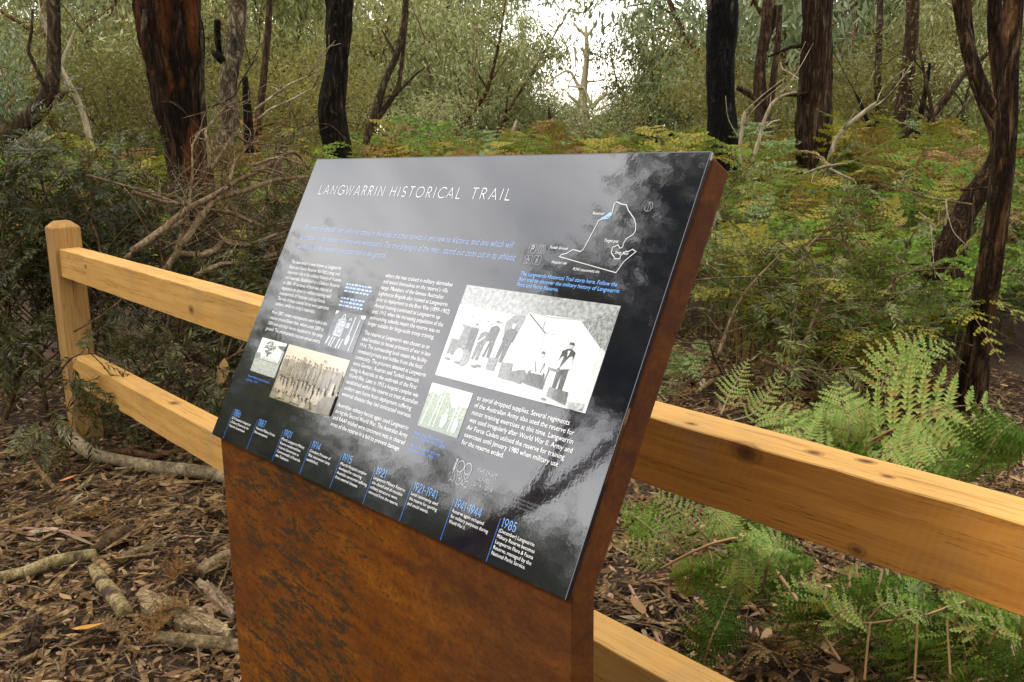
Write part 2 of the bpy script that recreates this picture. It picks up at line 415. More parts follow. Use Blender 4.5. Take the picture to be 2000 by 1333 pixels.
col = mixc(nt, math_(nt, 'MULTIPLY', pu.outputs[0], .55), col, mixc(nt, mot, (.020, .008, .006), (.085, .034, .017)))   # darker plum-brown patina at one end
nt.links.new(col, b.inputs['Base Color'])
b.inputs['Roughness'].default_value = .85; b.inputs['Specular IOR Level'].default_value = .10
bump(nt, b, math_(nt, 'ADD', math_(nt, 'MULTIPLY', fine, .5), math_(nt, 'MULTIPLY', dkr.outputs[0], .5)), .35, .003)
steel = m
TH = .038
def prof_at(u, w, off):                        # point on panel axes: u along, w down, off behind the face
    return TL + EX * u + ES * w - EN * off
x0, x1 = .013, .901
bm_pts = []
HZ = np.array([EX[0], EX[1], 0.0]); HZ /= np.linalg.norm(HZ); NB = np.array([-HZ[1], HZ[0], 0.0])   # horizontal along / back
zb = .0075
def section(u):
    f0 = prof_at(u, .003, zb); f1 = prof_at(u, PH - .006, zb)
    b0 = f0 - EN * TH; nb = -EN
    # cut the top corner like the photographed end (front top, back lower)
    b0 = prof_at(u, .006, zb + TH)
    low_f = np.array([f1[0], f1[1], -.08]); 
    knee_b = f1 + NB * TH * 1.04 + np.array([0, 0, -.012])
    # back knee: meet of slab back with upright back
    tb = ((b0 - knee_b) @ NB); 
    bdir = ES
    k = ((f1 + NB * TH - b0) @ NB) / (bdir @ NB)
    kb = b0 + bdir * k
    low_b = np.array([kb[0], kb[1], -.08])
    return [f0, f1, low_f, low_b, kb, b0]
A = section(x0); Bq = section(x1)
import bmesh
bm = bmesh.new()
va = [bm.verts.new(tuple(p)) for p in A]; vb = [bm.verts.new(tuple(p)) for p in Bq]
bm.faces.new(va); bm.faces.new(vb[::-1])
for q in range(6):
    k = (q + 1) % 6; bm.faces.new((va[k], va[q], vb[q], vb[k]))
bmesh.ops.recalc_face_normals(bm, faces=bm.faces)
bmesh.ops.bevel(bm, geom=[e for e in bm.edges], offset=.006, segments=3, profile=.6, affect='EDGES')
org = np.array(sign.location)
for v in bm.verts: v.co -= Vector(org)
me = bpy.data.meshes.new('pedestal'); bm.to_mesh(me); bm.free(); me.materials.append(steel)
for p_ in me.polygons: p_.use_smooth = True
ped = link('pedestal', me, sign)
try:
    me.set_sharp_from_angle(angle=R_(35))
except Exception: pass
# panel
m, nt, b, out = new_mat('black_gloss_print')
c = ocoord(nt)
sm = noise(nt, c, 9, 4, .6); sm2 = noise(nt, c, 60, 3, .6)
nt.links.new(mixc(nt, math_(nt, 'MULTIPLY', sm, .5), (.0048, .0052, .0095), (.0085, .0090, .0150)), b.inputs['Base Color'])
nt.links.new(math_(nt, 'ADD', .022, math_(nt, 'MULTIPLY', sm, .035)), b.inputs['Roughness'])
b.inputs['IOR'].default_value = 2.0
rip = noise(nt, c, 85, 3, .6)
bump(nt, b, rip, .035, .0012)
pm = m
mxp = Matrix(((EX[0], -ES[0], EN[0], TL[0] - org[0]), (EX[1], -ES[1], EN[1], TL[1] - org[1]), (EX[2], -ES[2], EN[2], TL[2] - org[2]), (0, 0, 0, 1)))
bm = bmesh.new()
bmesh.ops.create_cube(bm, size=1.0)
for v in bm.verts: v.co = Vector(((v.co.x + .5) * PW, (v.co.y - .5) * PH, (v.co.z - .5) * .006))
bmesh.ops.bevel(bm, geom=list(bm.edges), offset=.0008, segments=2, affect='EDGES')
me = bpy.data.meshes.new('panel'); bm.to_mesh(me); bm.free(); me.materials.append(pm)
panel = link('panel', me, sign); panel.matrix_local = mxp
# thin bare edge strip round the board (cut laminate edge, paler than the face)
edge_m = plain('panel_edge', (.12, .12, .13), .6, .2)
mb = MB()
for (u0, v0, u1, v1) in ((0, 0, PW, .0010), (PW - .0010, .0010, PW, PH)):
    mb.add([(u0, -v1, .0002), (u1, -v1, .0002), (u1, -v0, .0002), (u0, -v0, .0002)], [[0, 1, 2, 3]])
link('edge_strip', mb.data('edge_strip', [edge_m]), panel)

PRN = {}
def prn(col, noise_to=None, scale=120, rough=.07):
    key = (col, noise_to, scale)
    if key in PRN: return PRN[key]
    m, nt, b, out = new_mat('print_ink'); c = ocoord(nt)
    if noise_to:
        r = ramp(nt, [(.36, col), (.64, noise_to)], noise(nt, c, scale, 5, .7))
        nt.links.new(r.outputs[0], b.inputs['Base Color'])
    else: b.inputs['Base Color'].default_value = (*col, 1)
    b.inputs['Roughness'].default_value = rough; b.inputs['IOR'].default_value = 2.0
    bump(nt, b, noise(nt, c, 85, 3, .6), .035, .0012)
    PRN[key] = m; return m
WHITE = prn((.86, .86, .86)); BLUE = prn((.10, .26, .78)); PALE = prn((.30, .45, .86)); GREY = prn((.30, .30, .31)); DIM = prn((.12, .12, .125)); LBLUE = prn((.16, .40, .85))
# --- text set in the program's own built-in face
jobs = []
def line(body, u0, u1, v, size, group):
    cu = bpy.data.curves.new('t', 'FONT'); cu.body = body; cu.size = 1.0; cu.resolution_u = 2; cu.offset = groups[group]['weight'] - .006
    o = bpy.data.objects.new('t', cu); COL.objects.link(o)
    jobs.append((o, u0, u1, v, size, group))
groups = {}
def block(name, mat, lines, u, v0, pitch, size, ends, slant=0.0, weight=0.0):
    """lines set left at u; first line centred (x-height) at v0; ends = measured line ends (u)"""
    g = len(groups); groups[g] = dict(name=name, mat=mat, slant=slant, weight=weight)
    for k, t in enumerate(lines):
        line(t, u if not isinstance(u, (list, tuple)) else u[k], ends[k] if ends else None, v0 + pitch * k, size, g)
block('paragraph', WHITE, ['The land which is now known as Langwarrin', 'Flora and Fauna Reserve has had a long and', 'important role in the military history of Victoria', 'and Australia. Established as a Defence Reserve', 'in 1886, 49 hectares of land was cleared of', 'vegetation to allow for military training and', 'encampments of Victorian colonial forces.', 'The men of these colonial forces were part-time', "soldiers, similar to today's reservists."], .0503, .2045, .01016, .0094, [.217, .219, .231, .232, .214, .217, .208, .225, .188])
block('paragraph', WHITE, ['From 1887, military encampments were held in the', 'reserve around Easter time, where some 2000 to', '3000 men and their horses mustered on the camp', 'ground. The encampments became annual events'], .0497, .3020, .0104, .0094, [.2368, .234, .237, .236])
block('paragraph', WHITE, ['where the men trained in military skirmishes', "and tested themselves on the reserve's rifle", 'range. Members of the famous Australian', 'Lighthorse Brigade also trained at Langwarrin', 'prior to deployment to the Boer War (1899\u20131902).', 'Annual training continued at Langwarrin up', 'until 1913, when the increasing population of the', 'surrounding suburbs meant the reserve was no', 'longer suitable for large-scale troop training.'], .3495, .2058, .01008, .0094, [.5194, .5137, .5088, .524, .5356, .517, .5298, .5278, .5198])
block('paragraph', WHITE, ['The reserve at Langwarrin was chosen as an', 'ideal location to house prisoners of war in late', '1914. The surrounding bush meant the facility', 'remained private and hidden from the local', 'community. The prisoners detained at Langwarrin', 'were German, Austrian and Turkish nationals', 'living in Australia at the outbreak of the First', 'World War. Later in 1915 a hospital complex was', 'established within the reserve to treat Australian', 'soldiers sent home from deployment suffering', 'venereal diseases they had contracted overseas.'], .3492, .3020, .01013, .0094, [.5172, .5253, .5229, .517, .5316, .5205, .5206, .5307, .5346, .5252, .5314])
block('paragraph', WHITE, ['Australian military forces again used Langwarrin', 'during the Second World War. The Australian Army', 'and RAAF trialled wire catchment nets in cleared', 'areas of the reserve in a bid to prevent damage'], .3485, .4210, .0104, .0094, [.5342, .538, .5373, .5304])
block('paragraph', WHITE, ['to aerial dropped supplies. Several regiments', 'of the Australian Army also used the reserve for', 'minor training exercises at this time. Langwarrin', 'was used irregularly after World War II. Army and', 'Air Force Cadets utilised the reserve for training', 'exercises until January 1980 when military use', 'for the reserve ended.'], .6509, .3541, .0102, .0094, [.8224, .8342, .8373, .8406, .832, .826, .734])
block('quotation', PALE, ['The presence of 6000 men uniformly attired in the khaki of active service is one new to Victoria, and one which will', 'long remain in the memory of those who witnessed it. The true physique of the men... stood out clean cut in its athletic', 'excellence... as they moved in procession before the general...'], .0503, .1381, .0178, .0150, [.6174, .6307, .337], .22, -.012)
block('introduction', LBLUE, ['The Langwarrin Historical Trail starts here. Follow the', '3km trail to discover the military history of Langwarrin', 'Flora and Fauna Reserve.'], .6514, .1768, .0079, .0078, [.8252, .8314, .7306], .12, .010)
block('caption', BLUE, ['Above: Officers, Aide and Hospital', 'grounds, c. 1917.'], .0500, .4232, .0066, .0058, [.128, .090])
block('caption', BLUE, ['Above (top): Field Artillery', 'of the Victorian Militia, 1898.'], .5500, .4230, .0066, .0062, [.6172, .6238])
block('caption', BLUE, ['Above: Personnel erecting', 'catchment nets, 1943.'], .5503, .4412, .0066, .0062, [.6174, .6073])
TLN = [(.0455, '1886', ['2213 hectares designated', 'a Defence Reserve by the', 'Victorian Government.'], [.1192, .1175, .1097]),
       (.1360, '1887', ['Victorian Military Forces', 'first encampment.'], [.206, .1865]),
       (.2250, '1901', ['(March) Langwarrin Military', 'Reserve transferred from', 'Victorian Government to', 'Commonwealth of Australia', 'after Federation.'], [.3021, .2943, .294, .3032, .2724]),
       (.3146, '1914', ['(October) Prisoner of', 'War internment camp', 'established.'], [.380, .383, .353]),
       (.4038, '1915', ['(March) Hospital complex', 'developed for returning', 'Australian servicemen suffering', 'from venereal diseases.'], [.478, .470, .488, .468]),
       (.4929, '1921', ['Langwarrin Military Reserve', 'site closed and all movable', 'military structures were', 'removed from the reserve.'], [.573, .571, .5625, .569]),
       (.5830, '1921-1941', ['Local community used', 'the reserve for sporting', 'and social events.'], [.646, .648, .633]),
       (.6732, '1941-1944', ['Reserve again occupied', 'for military purposes during', 'World War II.'], [.739, .7506, .710]),
       (.7639, '1985', ['(December) Langwarrin', 'Military Reserve becomes', 'Langwarrin Flora & Fauna', 'Reserve, managed by the', 'National Parks Service.'], [.8303, .8341, .8348, .8351, .828])]
for (u, yr, ls, en) in TLN:
    block('timeline_text', WHITE, ls, u + .0042, .5022, .0070, .0066, en)
for t, ua, ub, v in (('Reservoir', .7453, .7649, .0852), ('Target pits', .7799, .8036, .1210), ('Stop butt', .8045, .8261, .1358), ('Parade Ground', .6897, .7219, .1360), ('Hospital site', .7020, .7292, .1560), ('POW internment site', .7436, .7893, .1628)):
    block('map_label', WHITE, [t], ua, v, .01, .0058, [ub], .15)
block('credit', DIM, ['Further information about the history of', 'Langwarrin Military Reserve can be found', "in 'Australian Aldershot' by Winty Calder."], .7610, .4585, .0048, .0050, [.833, .8385, .8332])
block('logo_text', GREY, ['THE SPIRIT', 'LIVES', '2014 - 2018'], [.6964, .7062, .6985], .4436, .0086, .0074, [.7352, .726, .7345])
bpy.context.view_layer.update()
dg = bpy.context.evaluated_depsgraph_get()
made = {}
for (o, u0, u1, v, size, g) in jobs:
    ev = o.evaluated_get(dg); me = ev.to_mesh()
    n = len(me.vertices); co = np.zeros(n * 3); me.vertices.foreach_get('co', co); co = co.reshape(-1, 3)
    fs = [list(p_.vertices) for p_ in me.polygons]
    ev.to_mesh_clear()
    sx = (u1 - u0) / max(1e-6, co[:, 0].max() - co[:, 0].min()); sl = groups[g]['slant']
    x = (co[:, 0] - co[:, 0].min()) * sx + sl * (co[:, 1] - .25) * size
    y = (co[:, 1] - .24) * size
    mb = made.setdefault(g, MB())
    base_n = mb.n
    mb.V.append(np.column_stack([u0 + x, -v + y, np.full(n, .0004)])); mb.n += n
    for f in fs: mb.F.append(np.array([f]) + base_n); mb.mi.append(0)
for (o, *_r) in jobs:
    cu = o.data; bpy.data.objects.remove(o); bpy.data.curves.remove(cu)
for g, mb in made.items():
    link(groups[g]['name'], mb.data(groups[g]['name'], [groups[g]['mat']]), panel)
# --- thin single-stroke capitals for the title, the years and the emblem
def arc(cx, cy, rx, ry, a0, a1, n=9):
    return [(cx + rx * math.cos(R_(a)), cy + ry * math.sin(R_(a))) for a in np.linspace(a0, a1, n)]
GL = {
 'A': (.72, [[(0, 0), (.36, 1), (.72, 0)], [(.24, .3), (.50, .3)]]), 'C': (.72, [arc(.5, .5, .46, .5, 45, 315, 14)]),
 'D': (.72, [[(.06, 0), (.06, 1), (.25, 1)] + arc(.25, .5, .45, .5, 90, -90, 10) + [(.06, 0)]]), 'E': (.5, [[(.46, 0), (.06, 0), (.06, 1), (.46, 1)], [(.06, .52), (.40, .52)]]),
 'F': (.5, [[(.06, 0), (.06, 1), (.46, 1)], [(.06, .52), (.40, .52)]]), 'G': (.82, [arc(.5, .5, .46, .5, 45, 345, 15) + [(.94, .42), (.62, .42)]]),
 'H': (.68, [[(.06, 0), (.06, 1)], [(.62, 0), (.62, 1)], [(.06, .52), (.62, .52)]]), 'I': (.14, [[(.07, 0), (.07, 1)]]),
 'L': (.48, [[(.06, 1), (.06, 0), (.46, 0)]]), 'N': (.74, [[(.06, 0), (.06, 1), (.68, 0), (.68, 1)]]), 'O': (.92, [arc(.46, .5, .46, .5, 0, 360, 20)]),
 'R': (.56, [[(.06, 0), (.06, 1), (.22, 1)] + arc(.24, .74, .24, .26, 90, -90, 8) + [(.06, .48)], [(.24, .48), (.52, 0)]]),
 'S': (.54, [arc(.27, .75, .22, .25, 40, 270, 9) + arc(.27, .25, .24, .25, 90, -140, 9)]), 'T': (.56, [[(0, 1), (.56, 1)], [(.28, 1), (.28, 0)]]),
 'V': (.68, [[(0, 1), (.34, 0), (.68, 1)]]), 'W': (1.0, [[(0, 1), (.25, 0), (.5, 1), (.75, 0), (1.0, 1)]]), 'Y': (.62, [[(0, 1), (.31, .5), (.62, 1)], [(.31, .5), (.31, 0)]]),
 'Z': (.6, [[(.04, 1), (.56, 1), (.04, 0), (.58, 0)]]), 'P': (.56, [[(.06, 0), (.06, 1), (.22, 1)] + arc(.24, .74, .24, .26, 90, -90, 8) + [(.06, .48)]]),
 '0': (.6, [arc(.3, .5, .28, .5, 0, 360, 18)]), '1': (.3, [[(.04, .86), (.2, 1), (.2, 0)]]), '2': (.56, [arc(.28, .72, .24, .28, 160, -35, 9) + [(.04, 0), (.54, 0)]]),
 '4': (.6, [[(.44, 0), (.44, 1), (.02, .28), (.58, .28)]]), '5': (.54, [[(.48, 1), (.14, 1), (.08, .56)] + arc(.26, .32, .25, .32, 120, -150, 10)]),
 '6': (.58, [[(.42, 1), (.08, .42)] + arc(.29, .3, .26, .3, 160, 520, 16)]), '7': (.54, [[(.02, 1), (.52, 1), (.16, 0)]]),
 '8': (.56, [arc(.28, .75, .21, .25, -90, 270, 14), arc(.28, .26, .25, .26, 90, 450, 14)]), '9': (.58, [[(.16, 0), (.50, .58)] + arc(.29, .7, .26, .3, -20, 340, 16)]),
 '-': (.4, [[(.05, .45), (.35, .45)]]), ' ': (.42, [])}
def strip(mb, pts, w, z, close=False, m=0):
    p = np.array(pts, float)
    if len(p) < 2: return
    T = np.gradient(p, axis=0)
    T[0] = p[1] - p[0]; T[-1] = p[-1] - p[-2]
    if np.allclose(p[0], p[-1]): T[0] = T[-1] = p[1] - p[-2]
    for k in range(1, len(p) - 1):
        a = p[k] - p[k - 1]; c_ = p[k + 1] - p[k]
        a = a / (np.linalg.norm(a) + 1e-12); c_ = c_ / (np.linalg.norm(c_) + 1e-12)
        T[k] = a + c_
    T /= np.linalg.norm(T, axis=1)[:, None] + 1e-12
    N = np.column_stack([-T[:, 1], T[:, 0]])
    ext = np.ones(len(p)) * w / 2
    for k in range(1, len(p) - 1):
        a = p[k] - p[k - 1]; a = a / (np.linalg.norm(a) + 1e-12); ext[k] = min(w, w / 2 / max(.4, abs(a @ T[k])))
    A_ = p + N * ext[:, None]; B_ = p - N * ext[:, None]
    V = np.empty((2 * len(p), 3)); V[0::2, :2] = A_; V[1::2, :2] = B_; V[:, 2] = z
    k = np.arange(len(p) - 1) * 2
    mb.add(V, np.column_stack([k, k + 1, k + 3, k + 2]), m)
def stroke_text(name, body, u0, u1, vbase, cap, w, mat, gap=.30, z=.0005, tail=None):
    adv = []; x = 0
    for ch in body:
        adv.append(x); x += GL[ch][0] + gap
    tot = x - gap; sx = (u1 - u0) / tot
    mb = MB()
    for ch, a in zip(body, adv):
        for pl in GL[ch][1]:
            strip(mb, [(u0 + (a + q[0]) * sx, -vbase + q[1] * cap) for q in pl], w, z)
    return link(name, mb.data(name, [mat]), panel)
for t, a, b_ in (('LANGWARRIN', .0523, .2600), ('HISTORICAL', .2790, .4640), ('TRAIL', .4890, .5770)):
    stroke_text('title', t, a, b_, .0705, .0175, .00105, WHITE, .34)
for (u, yr, ls, en) in TLN:
    wd = .0245 if len(yr) == 4 else .0515
    if yr == '1985': wd = .0255
    stroke_text('timeline_year', yr, u + .0048, u + .0048 + wd, .4968, .0108, .0009, LBLUE, .16)
    mb = MB(); mb.add([(u, -PH + .0012, .0004), (u + .0006, -PH + .0012, .0004), (u + .0006, -.4878, .0004), (u, -.4878, .0004)], [[0, 1, 2, 3]])
    link('timeline_divider', mb.data('timeline_divider', [BLUE]), panel)
mb = MB()                                       # emblem: standing figure as the 1, then 00
for cx in (.6645, .6795):
    strip(mb, arc(cx, -.4455, .0070, .0074, 0, 360, 24), .0013, .0005)
strip(mb, [(.6536, -.4528), (.6538, -.4470), (.6541, -.4420)], .0030, .0005); strip(mb, arc(.6545, -.4392, .0012, .0014, 0, 360, 10), .0018, .0006)
strip(mb, [(.6556, -.4528), (.6550, -.4470)], .0014, .0007)
link('logo_emblem', mb.data('logo_emblem', [GREY]), panel)
stroke_text('logo_text', 'YEARS OF', .6525, .6872, .4590, .0062, .00065, GREY, .2)
stroke_text('logo_text', 'ANZAC', .6516, .6876, .4685, .0078, .0009, GREY, .12)
mb = MB()
for v in (.4386, .4670): mb.add([(.6930, -v - .0004, .0004), (.7380, -v - .0004, .0004), (.7380, -v, .0004), (.6930, -v, .0004)], [[0, 1, 2, 3]])
link('logo_rule', mb.data('logo_rule', [DIM]), panel)
# tiny blue note beside the first column, too small to read: strokes of word length
mb = MB(); rg = random.Random(4)
for v in (.2285, .2345, .2405, .2530, .2592, .2654):
    x = .2503
    while x < (.330 if v < .25 else .318) - rg.random() * .012:
        wl = rg.uniform(.004, .012); mb.add([(x, -v - .0016, .0004), (x + wl, -v - .0016, .0004), (x + wl, -v + .0012, .0004), (x, -v + .0012, .0004)], [[0, 1, 2, 3]]); x += wl + .0025
link('caption', mb.data('caption', [PALE]), panel)
# trail map
mb = MB()
trail = [(.7632, .0929), (.7590, .0945), (.7584, .1005), (.75, .1344), (.7457, .1382), (.7391, .1369), (.7314, .1366), (.7232, .1423), (.7148, .1444), (.7124, .1476), (.8166, .1614), (.8232, .1458), (.8366, .1322), (.8302, .1295), (.8248, .1329), (.8206, .1327), (.8148, .1386), (.8153, .1431), (.8079, .1436), (.7986, .1364), (.7977, .1291), (.8052, .1252), (.8097, .1295), (.8133, .1281), (.813, .1225), (.8148, .1168), (.8237, .1101), (.825, .105), (.8226, .0973), (.8168, .0897), (.8028, .0788), (.7964, .0716), (.7884, .071), (.7794, .068), (.7761, .0704), (.7771, .0796), (.7778, .0866), (.7739, .0908), (.7632, .0929)]
tr = [(a, -c_) for a, c_ in trail]
strip(mb, tr, .0011, .0005)
link('trail_map', mb.data('trail_map', [prn((.55, .55, .55))]), panel)
mb = MB(); rs = [(.762, .0918), (.771, .0856), (.7746, .0823), (.7769, .0837), (.7771, .0875), (.772, .0897), (.7649, .0934)]
mb.add([(a, -c_, .0008) for a, c_ in rs][::-1], [list(range(7))]); link('reservoir_mark', mb.data('reservoir_mark', [LBLUE]), panel)
mb = MB()
strip(mb, arc(.8332, -.0731, .0062, .0062, 0, 360, 20), .0006, .0005); strip(mb, [(.8332, -.0793), (.8332, -.0670)], .0005, .0006)
strip(mb, [(.8285, -.0765), (.8332, -.0675), (.8379, -.0765)], .0005, .0007)
link('compass_mark', mb.data('compass_mark', [GREY]), panel)
def icon(u, v, draw):
    mb = MB(); w = .0135; h = .0122
    c_ = .0012
    strip(mb, [(u + c_, -v), (u + w - c_, -v), (u + w, -v - c_), (u + w, -v - h + c_), (u + w - c_, -v - h), (u + c_, -v - h), (u, -v - h + c_), (u, -v - c_), (u + c_, -v)], .0005, .0005)
    for pl, wd in draw: strip(mb, [(u + q[0] * w, -v - h + q[1] * h) for q in pl], wd, .0006)
    link('icon', mb.data('icon', [GREY]), panel)
icon(.6510, .1340, [([(.36, .15), (.36, .85), (.5, .85)] + arc(.5, .67, .2, .18, 90, -90, 7) + [(.36, .49)], .0016)])
icon(.6680, .1340, [(arc(.5, .5, .36, .38, 0, 360, 18), .0005), ([(.5, .28), (.5, .56)], .001), ([(.5, .66), (.5, .74)], .001)])
icon(.6500, .1492, [(arc(.46, .34, .22, .22, 60, 330, 12), .0007), ([(.4, .78), (.42, .5), (.64, .48), (.74, .2)], .001), (arc(.39, .86, .03, .03, 0, 360, 8), .0009)])
icon(.6668, .1490, [([(.52, .72), (.48, .45), (.34, .14)], .001), ([(.48, .45), (.62, .32), (.66, .14)], .001), ([(.36, .5), (.5, .66), (.68, .5)], .0008), (arc(.54, .85, .04, .04, 0, 360, 8), .0010)])
# --- photographs printed on the board: drawn flat, tones from print inks
HM = np.array([[0.00465, 0.00178, -3.43244], [0.00005, 0.00263, -0.85061], [0.00193, 0.00093, 1.0]])
class Photo:
    def __init__(s, u0, v0, u1, v1, box):          # box: drawing units of the corners (0,0)-(w,h)
        s.r = (u0, v0, u1, v1); s.mats = []; s.mb = MB(); s.z = .0004; s.box = box
    def mi(s, mat):
        if mat not in s.mats: s.mats.append(mat)
        return s.mats.index(mat)
    def pt(s, p):
        u0, v0, u1, v1 = s.r
        return (u0 + (u1 - u0) * min(1, max(0, p[0] / s.box[0])), -(v0 + (v1 - v0) * min(1, max(0, p[1] / s.box[1]))))
    def poly(s, pts, mat):
        s.z += .000012
        q = [s.pt(p) for p in pts]
        a = sum(q[k][0] * q[(k + 1) % len(q)][1] - q[(k + 1) % len(q)][0] * q[k][1] for k in range(len(q)))
        if a < 0: q = q[::-1]
        s.mb.add([(x, y, s.z) for x, y in q], [list(range(len(q)))], s.mi(mat))
    def ell(s, cx, cy, rx, ry, mat, n=12): s.poly(arc(cx, cy, rx, ry, 0, 360 * (n - 1) / n, n), mat)
    def ln(s, pts, w, mat):
        p = np.array(pts, float)
        for a, b_ in zip(p[:-1], p[1:]):
            d = b_ - a; d = d / (np.linalg.norm(d) + 1e-9); n = np.array([-d[1], d[0]]) * w / 2
            s.poly([a + n, b_ + n, b_ - n, a - n], mat)
    def man(s, x, y, h, coat, trou, skin, hat=None, lean=0.0):
        """standing man, feet at (x,y), height h"""
        w = h * .24; L_ = lambda k: x + lean * h * k
        s.poly([(x - w * .42, y), (x - w * .1, y), (L_(.3), y - h * .42), (L_(.52) + w * .1, y - h * .52), (L_(.52) - w * .5, y - h * .52)], trou)
        s.poly([(x + w * .12, y), (x + w * .5, y), (L_(.5) + w * .45, y - h * .52), (L_(.3), y - h * .40)], trou)
        s.poly([(L_(.5) - w * .46, y - h * .46), (L_(.5) + w * .46, y - h * .46), (L_(.8) + w * .56, y - h * .80), (L_(.86) + w * .2, y - h * .86), (L_(.86) - w * .2, y - h * .86), (L_(.8) - w * .56, y - h * .80)], coat)
        s.poly([(L_(.8) - w * .58, y - h * .8), (L_(.8) - w * .3, y - h * .8), (L_(.6) - w * .42, y - h * .58), (L_(.6) - w * .05, y - h * .53), (L_(.6) - w * .08, y - h * .48), (L_(.6) - w * .66, y - h * .55)], coat)
        s.ell(L_(.92), y - h * .915, h * .045, h * .055, skin, 10)
        if hat: s.poly([(L_(.92) - h * .055, y - h * .945), (L_(.92) + h * .06, y - h * .945), (L_(.92) + h * .045, y - h), (L_(.92) - h * .04, y - h)], hat)
    def done(s): link('photo_print', s.mb.data('photo_print', s.mats), panel)
g = lambda v: (v, v * 1.01, v * .99)
sil = lambda v: (v * .96, v, v * .985)
# camp of tents
ph = Photo(.5505, .2022, .8413, .3379, (100, 62))
ph.poly([(0, 0), (100, 0), (100, 62), (0, 62)], prn(sil(.68), sil(.52), 170))
ph.poly([(0, 0), (100, 0), (100, 15), (60, 18), (0, 14)], prn(sil(.46), sil(.22), 160))
ph.poly([(0, 13.5), (46, 15), (48, 30), (0, 33)], prn(sil(.80), sil(.66), 120))
for x in (9, 15, 22, 29): ph.poly([(x - 2.2, 16.5), (x, 12), (x + 2.2, 16.5)], prn(sil(.86)))
for x, y in ((12, 19), (18, 21), (24, 20.5), (27, 22), (33, 20)): ph.poly([(x - 1, y + 1.5), (x + .3, y), (x + 1.4, y + 1.5)], prn(sil(.18)))
ph.poly([(0, 33), (48, 30), (60, 40), (100, 54), (100, 62), (0, 62)], prn(sil(.66), sil(.52), 200))
ph.poly([(36, 20), (40, 15), (47, 14), (50, 22), (47, 33), (42, 30), (37, 28)], prn(sil(.28), sil(.12), 200))
T1 = prn(sil(.86), sil(.70), 60); T2 = prn(sil(.72), sil(.62), 30)
ph.poly([(49, 12), (82, 11), (96, 24), (96, 60), (84, 56), (60, 46), (42, 47), (45, 33)], T1)
ph.poly([(50, 12), (63, 22), (63, 45), (43, 46), (45, 33)], prn(sil(.80), sil(.70), 40))
ph.ln([(49.5, 12.5), (63.5, 22.8)], 1.0, prn(sil(.12))); ph.ln([(63, 22.8), (63.5, 44)], .6, prn(sil(.26))); ph.ln([(82, 12), (97, 25)], .8, prn(sil(.2)))
ph.ln([(49.5, 11.8), (64, 12.6), (82, 11.3)], 1.0, prn(sil(.44))); ph.ln([(63, 22.6), (69, 22.2)], .5, prn(sil(.25))); ph.ln([(60.5, 15), (61, 22)], .7, prn(sil(.2)))
ph.poly([(82, 12), (98, 2), (100, 2), (100, 27), (97, 25)], prn(sil(.42), sil(.14), 260))
ph.ln([(87, 14), (88, 56)], .4, prn(sil(.6)))
dk = prn(sil(.045), sil(.12), 260); dk2 = prn(sil(.09), sil(.20), 260); sk = prn(sil(.50)); wh = prn(sil(.82), sil(.60), 220); md = prn(sil(.28), sil(.14), 300)
ph.poly([(6, 26), (20, 27), (20, 47), (3, 46)], prn(sil(.27), sil(.12), 260))
ph.man(5, 47, 23, wh, dk2, sk, sk, .06)
ph.man(17, 45, 21, dk, dk, sk, dk, .02); ph.man(23.5, 47, 22, dk2, dk2, sk, sk, .10); ph.man(30.5, 44, 24, dk, dk, sk, dk, .02); ph.man(39.5, 45, 25, dk, dk, sk, sk, .13)
ph.ln([(22, 35.5), (26, 31.5)], .9, wh)
ph.poly([(26.5, 43), (28.5, 43), (30, 34), (28.5, 34)], prn(sil(.6)))
ph.ell(16, 47, 4.2, 5.6, prn(sil(.34), sil(.16), 250), 16); ph.ell(11.5, 46.5, 3.4, 4.8, prn(sil(.74)), 16); ph.ln(arc(12, 46.5, 3.8, 5.2, 60, 300, 10), .5, dk2)
for x, y in ((5, 50), (13, 51), (25, 51), (28, 50)): ph.ell(x, y, 2.2, .9, dk2, 8)
ph.poly([(33, 43.5), (39.5, 43), (39, 51), (33.5, 51)], md); ph.poly([(42.5, 44.5), (50, 44), (50.5, 54.5), (43, 54)], md)
ph.poly([(50, 49), (58, 46), (62, 50), (58, 55), (50, 54)], dk2); ph.ell(54, 56.5, 1.0, .8, wh, 8)
ph.poly([(61, 46), (66, 44), (71, 46), (72, 55), (60, 54)], dk); ph.poly([(63, 38), (68.5, 38), (70, 47), (62.5, 47)], prn(sil(.58))); ph.ell(66, 35.8, 1.3, 1.7, sk, 10); ph.poly([(64.6, 34.8), (67.4, 34.8), (66.9, 33.2), (65.2, 33.2)], dk)
ph.ln([(63, 40), (65.5, 46)], .8, dk2); ph.ln([(69, 40), (68, 46)], .8, dk2)
ph.man(80.2, 53, 28, dk, dk, sk, dk, .02); ph.poly([(77.6, 34), (78.6, 34), (78.0, 41), (75.2, 40.3)], wh); ph.poly([(82, 33.5), (83.6, 33), (85.2, 40), (78.5, 41.6), (78.7, 40)], wh); ph.poly([(79.8, 30), (81.4, 30), (80.6, 34)], wh)
ph.ln([(72, 55), (72.5, 42), (78, 42.5), (78, 55)], .7, dk2); ph.poly([(71.5, 41.4), (78.5, 42), (78.5, 43.4), (71.5, 43)], md)
ph.poly([(76, 52.5), (87.5, 53), (88, 60.5), (76.5, 58)], prn(sil(.16), sil(.08), 200)); ph.poly([(76, 52.5), (80, 52.7), (79.6, 58.5), (76, 58)], md)
ph.poly([(89, 58), (98, 57), (98, 61), (90, 62)], prn(sil(.5), sil(.25), 200)); ph.ell(75, 60, 1.6, .8, dk2, 8)
ph.ln([(37, 62), (38, 57), (40.5, 53)], .3, prn(sil(.4)))
ph.done()
